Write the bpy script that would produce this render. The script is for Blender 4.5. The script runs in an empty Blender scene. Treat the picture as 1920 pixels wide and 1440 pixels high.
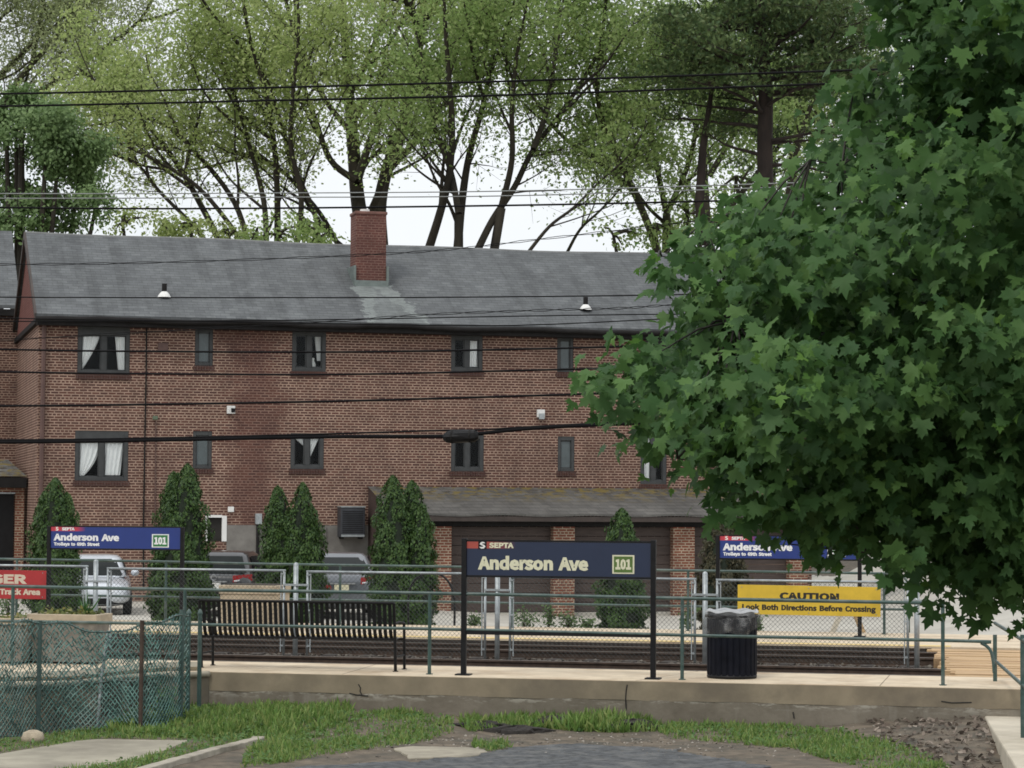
import bpy, math, random
import numpy as np
from mathutils import Vector, Matrix
random.seed(7)
RNG = np.random.default_rng(11)
SC = bpy.context.scene
COL = SC.collection
R = math.radians

# ---------------------------------------------------------------- camera
F = 4600.0                                     # focal length in photograph pixels (1920 wide)
PITCH, ROLL, EYE = math.atan(220 / F), 0.006, Vector((0, 0, 2.35))
fwd = Vector((0, math.cos(PITCH), math.sin(PITCH)))
up0 = Vector((0, -math.sin(PITCH), math.cos(PITCH)))
rt0 = Vector((1, 0, 0))
rt = rt0 * math.cos(ROLL) + up0 * math.sin(ROLL)
up = up0 * math.cos(ROLL) - rt0 * math.sin(ROLL)
cam = bpy.data.cameras.new('camera')
cam.sensor_width = 36; cam.lens = 36 * F / 1920
cam.clip_start = 0.5; cam.clip_end = 6000
camo = bpy.data.objects.new('camera', cam); COL.objects.link(camo)
mw = Matrix((rt, up, -fwd)).transposed().to_4x4(); mw.translation = EYE
camo.matrix_world = mw
SC.camera = camo

# ---------------------------------------------------------------- sky, sun, exposure
SUN_EL, SUN_AZ = 52, 215
w = bpy.data.worlds.new("World"); SC.world = w; w.use_nodes = True
nt = w.node_tree; nd = nt.nodes; lk = nt.links
bg = nd['Background']
sky = nd.new('ShaderNodeTexSky'); sky.sky_type = 'NISHITA'; sky.sun_disc = False
sky.sun_elevation = R(SUN_EL); sky.sun_rotation = R(SUN_AZ)
tc = nd.new('ShaderNodeTexCoord'); sep = nd.new('ShaderNodeSeparateXYZ'); lk.new(tc.outputs['Generated'], sep.inputs[0])
ramp = nd.new('ShaderNodeValToRGB'); lk.new(sep.outputs['Z'], ramp.inputs[0])      # overcast: cloud deck brighter overhead
ramp.color_ramp.elements[0].position = 0.0; ramp.color_ramp.elements[0].color = (8.9, 9.2, 9.5, 1)
ramp.color_ramp.elements[1].position = 1.0; ramp.color_ramp.elements[1].color = (13, 13.2, 13.4, 1)
nz = nd.new('ShaderNodeTexNoise'); nz.inputs['Scale'].default_value = 5; nz.inputs['Detail'].default_value = 6
lk.new(tc.outputs['Generated'], nz.inputs['Vector'])
mr = nd.new('ShaderNodeMapRange'); mr.inputs['From Min'].default_value = .3; mr.inputs['From Max'].default_value = .7
mr.inputs['To Min'].default_value = .84; mr.inputs['To Max'].default_value = .97; lk.new(nz.outputs[0], mr.inputs[0])
mx = nd.new('ShaderNodeMix'); mx.data_type = 'RGBA'; lk.new(mr.outputs[0], mx.inputs['Factor'])
lk.new(sky.outputs[0], mx.inputs[6]); lk.new(ramp.outputs[0], mx.inputs[7])
lk.new(mx.outputs[2], bg.inputs[0]); bg.inputs[1].default_value = 0.105
sl = bpy.data.lights.new('sun', 'SUN'); sl.energy = 1.25; sl.angle = R(11); sl.color = (1, .95, .87)
so = bpy.data.objects.new('sun', sl); COL.objects.link(so)
az = R(SUN_AZ)
sd = Vector((math.sin(az) * math.cos(R(SUN_EL)), math.cos(az) * math.cos(R(SUN_EL)), math.sin(R(SUN_EL))))
so.rotation_euler = sd.to_track_quat('Z', 'Y').to_euler(); so.location = (0, 0, 40)
SC.view_settings.view_transform = 'Standard'; SC.view_settings.look = 'None'
SC.view_settings.exposure = 0.0; SC.view_settings.gamma = 1
SC.cycles.max_bounces = 6; SC.cycles.transparent_max_bounces = 16
SC.cycles.filter_width = 1.7

# ---------------------------------------------------------------- geometry helpers
def ray(px, py): return fwd + rt * ((px - 960) / F) - up * ((py - 720) / F)
def pz(px, py, z): d = ray(px, py); return EYE + d * ((z - EYE.z) / d.z)      # where the line of sight meets a level
def pd(px, py, D): d = ray(px, py); return EYE + d * (D / d.y)                 # ... and a distance
class Frame:
    def __init__(s, loc, deg):
        s.loc = Vector(loc); s.rz = R(deg); s.u = Vector((math.cos(s.rz), math.sin(s.rz), 0)); s.v = Vector((-math.sin(s.rz), math.cos(s.rz), 0))
    def on(s, px, py, off=0.0):                                              # local (x, z) on the vertical plane local y = off
        o = s.loc + s.v * off; d = ray(px, py); t = (o - EYE).dot(s.v) / d.dot(s.v); p = EYE + d * t - s.loc
        return p.dot(s.u), p.z
    def onz(s, px, py, z):                                                   # local (x, y) on the level z (world)
        p = pz(px, py, z) - s.loc; return p.dot(s.u), p.dot(s.v)
    def loc_of(s, p): q = Vector(p) - s.loc; return Vector((q.dot(s.u), q.dot(s.v), q.z))
    def w(s, x, y, z=0.0): return s.loc + s.u * x + s.v * y + Vector((0, 0, z))
T = Frame(pz(1046, 1269.5, 0), -12.3)                # the stop: x along the track, y away from the near sign, z up from the platform
HZ = -0.8
_o = pd(900, 1100, 70.2); H = Frame((_o.x, _o.y, HZ), 15)   # the brick house: x along its front, y into it

class MB:
    def __init__(s): s.v = []; s.f = []
    def add(s, vs, fs):
        n = len(s.v); s.v += [tuple(p) for p in vs]; s.f += [tuple(i + n for i in f) for f in fs]; return s
    def box(s, x0, x1, y0, y1, z0, z1):
        vs = [(x, y, z) for z in (z0, z1) for y in (y0, y1) for x in (x0, x1)]
        return s.add(vs, [(0, 2, 3, 1), (4, 5, 7, 6), (0, 1, 5, 4), (2, 6, 7, 3), (0, 4, 6, 2), (1, 3, 7, 5)])
    def quad(s, a, b, c, d): return s.add([a, b, c, d], [(0, 1, 2, 3)])
    def prism(s, pts, ax, a0, a1):                                           # outline pts in the two other axes, pulled along ax
        def mk(p, a): return (a, p[0], p[1]) if ax == 'x' else ((p[0], a, p[1]) if ax == 'y' else (p[0], p[1], a))
        n = len(pts); vs = [mk(p, a0) for p in pts] + [mk(p, a1) for p in pts]
        fs = [tuple(range(n))[::-1], tuple(range(n, 2 * n))] + [(i, (i + 1) % n, n + (i + 1) % n, n + i) for i in range(n)]
        return s.add(vs, fs)
    def tube(s, pts, r, n=8, cap=True):
        pts = [Vector(p) for p in pts]; k = len(pts); rs = r if isinstance(r, (list, tuple)) else [r] * k
        vs = []; ref = None
        for i, p in enumerate(pts):
            t = (pts[min(i + 1, k - 1)] - pts[max(i - 1, 0)])
            t = t.normalized() if t.length > 1e-9 else Vector((0, 0, 1))
            if ref is None: ref = t.orthogonal().normalized()
            a = ref - t * ref.dot(t); a = a.normalized() if a.length > 1e-6 else t.orthogonal().normalized(); ref = a; b = t.cross(a)
            for j in range(n):
                q = 2 * math.pi * (j + .5) / n; vs.append(p + (a * math.cos(q) + b * math.sin(q)) * rs[i])
        fs = [(i * n + j, i * n + (j + 1) % n, (i + 1) * n + (j + 1) % n, (i + 1) * n + j) for i in range(k - 1) for j in range(n)]
        if cap: fs += [tuple(range(n))[::-1], tuple(range((k - 1) * n, k * n))]
        return s.add(vs, fs)
    def lathe(s, prof, n=24, c=(0, 0, 0), rf=None):
        vs = []
        for (r, z) in prof:
            for j in range(n):
                q = 2 * math.pi * j / n; rr = r * (rf(j, z) if rf else 1); vs.append((c[0] + rr * math.cos(q), c[1] + rr * math.sin(q), c[2] + z))
        k = len(prof)
        fs = [(i * n + j, i * n + (j + 1) % n, (i + 1) * n + (j + 1) % n, (i + 1) * n + j) for i in range(k - 1) for j in range(n)]
        return s.add(vs, fs)
    def grid(s, nx, ny, fn):
        vs = [fn(i / nx, j / ny) for j in range(ny + 1) for i in range(nx + 1)]
        return s.add(vs, [(j * (nx + 1) + i, j * (nx + 1) + i + 1, (j + 1) * (nx + 1) + i + 1, (j + 1) * (nx + 1) + i) for j in range(ny) for i in range(nx)])
    def build(s, name, mat, parent=None, origin=None, smooth=False, bevel=0, seg=2):
        me = bpy.data.meshes.new(name)
        vs = s.v if origin is None else [(a - origin[0], b - origin[1], c - origin[2]) for a, b, c in s.v]
        me.from_pydata(vs, [], s.f); me.update(); return link(name, me, mat, parent, origin, smooth, bevel, seg)
def link(name, me, mat, parent=None, origin=None, smooth=False, bevel=0, seg=2):
    me.materials.append(mat); o = bpy.data.objects.new(name, me); COL.objects.link(o)
    if smooth: me.polygons.foreach_set('use_smooth', [True] * len(me.polygons))
    if parent: o.parent = parent
    elif origin is not None: o.location = origin
    if bevel: m = o.modifiers.new('edge', 'BEVEL'); m.width = bevel; m.segments = seg; m.limit_method = 'ANGLE'; m.angle_limit = R(40)
    return o
def thing(name, label, cat, loc=(0, 0, 0), rz=0.0, group=None):
    o = bpy.data.objects.new(name, None); COL.objects.link(o); o.location = loc; o.rotation_euler = (0, 0, rz); return tag(o, label, cat, group)
def tag(o, label, cat, group=None):
    o['label'] = label; o['category'] = cat
    if group: o['group'] = group
    return o
def kind(o, k='structure'): o['kind'] = k; return o
def spline(pts, n=8):
    P = [Vector(p) for p in pts]; P = [P[0] * 2 - P[1]] + P + [P[-1] * 2 - P[-2]]; out = []
    for i in range(1, len(P) - 2):
        for k in range(n):
            t = k / n; a, b, c, d = P[i - 1:i + 3]
            out.append(.5 * ((2 * b) + (c - a) * t + (2 * a - 5 * b + 4 * c - d) * t * t + (3 * b - a - 3 * c + d) * t ** 3))
    return out + [P[-2]]
def inpoly(px, py, poly):
    px = np.asarray(px); py = np.asarray(py); r = np.zeros(px.shape, bool); n = len(poly)
    for i in range(n):
        x0, y0 = poly[i]; x1, y1 = poly[(i + 1) % n]
        c = ((y0 > py) != (y1 > py)); xx = (x1 - x0) * (py - y0) / ((y1 - y0) or 1e-9) + x0; r ^= c & (px < xx)
    return r

# ---------------------------------------------------------------- materials
def newmat(name):
    m = bpy.data.materials.new(name); m.use_nodes = True; n = m.node_tree; return m, n, n.nodes, n.links, n.nodes['Principled BSDF']
def col4(c): return (c[0], c[1], c[2], 1)
def mul(c, k): return tuple(min(1, x * k) for x in c)
def noise(N, L, vec, scale, detail=4, rough=.55):
    t = N.new('ShaderNodeTexNoise'); t.inputs['Scale'].default_value = scale; t.inputs['Detail'].default_value = detail; t.inputs['Roughness'].default_value = rough
    if vec is not None: L.new(vec, t.inputs['Vector'])
    return t.outputs[0]
def mixc(N, L, fac, a, b):
    m = N.new('ShaderNodeMix'); m.data_type = 'RGBA'
    for s, v in ((m.inputs['Factor'], fac), (m.inputs[6], a), (m.inputs[7], b)):
        if isinstance(v, (int, float)): s.default_value = v
        elif isinstance(v, tuple): s.default_value = col4(v)
        else: L.new(v, s)
    return m.outputs[2]
def rng(N, L, v, a, b, c=0., d=1., smooth=False):
    m = N.new('ShaderNodeMapRange'); L.new(v, m.inputs[0]); m.clamp = True
    for i, x in zip((1, 2, 3, 4), (a, b, c, d)): m.inputs[i].default_value = x
    if smooth: m.interpolation_type = 'SMOOTHSTEP'
    return m.outputs[0]
def op(N, L, o, a, b=None):
    m = N.new('ShaderNodeMath'); m.operation = o
    for i, v in enumerate((a, b)):
        if v is None: continue
        if isinstance(v, (int, float)): m.inputs[i].default_value = v
        else: L.new(v, m.inputs[i])
    return m.outputs[0]
def objvec(N, L, scale=None):
    t = N.new('ShaderNodeTexCoord').outputs['Object']
    if scale:
        m = N.new('ShaderNodeMapping'); m.inputs['Scale'].default_value = scale; L.new(t, m.inputs[0]); return m.outputs[0]
    return t
def bump(N, L, b, h, strength, dist=.01):
    m = N.new('ShaderNodeBump'); m.inputs['Strength'].default_value = strength; m.inputs['Distance'].default_value = dist; L.new(h, m.inputs['Height']); L.new(m.outputs[0], b.inputs['Normal'])
def M(name, c, rough=.6, var=.2, scale=6, metal=0., bmp=0., stretch=None, dirt=None, spec=.5):
    m, n, N, L, b = newmat(name); v = objvec(N, L, stretch)
    f = noise(N, L, v, scale, 6); f = rng(N, L, f, .3, .7)
    c1 = mixc(N, L, f, mul(c, 1 - var), mul(c, 1 + var))
    if dirt:
        f2 = rng(N, L, noise(N, L, v, scale * .3, 8, .65), .48, .66); c1 = mixc(N, L, f2, c1, dirt)
    L.new(c1, b.inputs['Base Color']); b.inputs['Roughness'].default_value = rough; b.inputs['Metallic'].default_value = metal; b.inputs['Specular IOR Level'].default_value = spec
    if bmp: bump(N, L, b, noise(N, L, v, scale * 6, 4), bmp)
    return m
def leafmat(name, cols, trans=.35, rough=.5, spec=.4):
    m, n, N, L, b = newmat(name)
    g = N.new('ShaderNodeNewGeometry'); rp = N.new('ShaderNodeValToRGB'); L.new(g.outputs['Random Per Island'], rp.inputs[0])
    e = rp.color_ramp.elements; e[0].position = 0; e[0].color = col4(cols[0]); e[1].position = 1; e[1].color = col4(cols[-1])
    for i, c in enumerate(cols[1:-1]): x = e.new((i + 1) / (len(cols) - 1)); x.color = col4(c)
    L.new(rp.outputs[0], b.inputs['Base Color']); b.inputs['Roughness'].default_value = rough; b.inputs['Specular IOR Level'].default_value = spec
    t = N.new('ShaderNodeBsdfTranslucent'); L.new(mixc(N, L, .5, rp.outputs[0], mul(cols[-1], 1.3)), t.inputs[0])
    x = N.new('ShaderNodeMixShader'); x.inputs[0].default_value = trans; L.new(b.outputs[0], x.inputs[1]); L.new(t.outputs[0], x.inputs[2])
    L.new(x.outputs[0], N['Material Output'].inputs[0]); return m
def brickmat(name, c1, c2, mort, stain=None, mortar=.013, white=None):
    m, n, N, L, b = newmat(name); v = objvec(N, L); s = N.new('ShaderNodeSeparateXYZ'); L.new(v, s.inputs[0])
    cx = N.new('ShaderNodeCombineXYZ'); L.new(op(N, L, 'ADD', s.outputs[0], s.outputs[1]), cx.inputs[0]); L.new(s.outputs[2], cx.inputs[1])
    wob = N.new('ShaderNodeTexNoise'); wob.inputs['Scale'].default_value = 9; L.new(cx.outputs[0], wob.inputs['Vector'])
    vm = N.new('ShaderNodeVectorMath'); vm.operation = 'SCALE'; L.new(wob.outputs['Color'], vm.inputs[0]); vm.inputs['Scale'].default_value = .008
    va = N.new('ShaderNodeVectorMath'); va.operation = 'ADD'; L.new(cx.outputs[0], va.inputs[0]); L.new(vm.outputs[0], va.inputs[1])
    br = N.new('ShaderNodeTexBrick'); L.new(va.outputs[0], br.inputs['Vector'])
    br.inputs['Scale'].default_value = 1; br.inputs['Brick Width'].default_value = .223; br.inputs['Row Height'].default_value = .0752
    br.inputs['Mortar Size'].default_value = mortar; br.inputs['Mortar Smooth'].default_value = .15; br.inputs['Bias'].default_value = 0
    br.squash = .5; br.squash_frequency = 6; br.offset = .5
    f = rng(N, L, noise(N, L, v, 1.3, 6, .6), .35, .65)
    ca = mixc(N, L, f, c1, mul(c1, .75)); cb = mixc(N, L, f, c2, mul(c2, 1.15))
    L.new(ca, br.inputs[1]); L.new(cb, br.inputs[2])
    mo = mixc(N, L, rng(N, L, noise(N, L, v, 2.6, 7, .7), .35, .7), mort, mul(mort, .50))
    if stain:                                                     # mortar washed over with brick-red where the wall was repaired
        x0, x1 = stain; px = op(N, L, 'ADD', s.outputs[0], op(N, L, 'MULTIPLY', op(N, L, 'SUBTRACT', noise(N, L, v, 1.1, 5), .5), 2.4))
        k = op(N, L, 'MULTIPLY', rng(N, L, px, x0 - .5, x0 + .3, smooth=True), rng(N, L, px, x1 - .3, x1 + .5, 1, 0, smooth=True))
        mo = mixc(N, L, op(N, L, 'MULTIPLY', k, .62), mo, (.115, .052, .044))
    L.new(mo, br.inputs[3])
    c = mixc(N, L, rng(N, L, noise(N, L, v, .6, 5), .5, .75, 0, .35), br.outputs[0], (.05, .03, .028))
    L.new(c, b.inputs['Base Color']); b.inputs['Roughness'].default_value = .9; b.inputs['Specular IOR Level'].default_value = .2
    bump(N, L, b, op(N, L, 'SUBTRACT', 1., br.outputs[1]), .5, .01); return m

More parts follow.
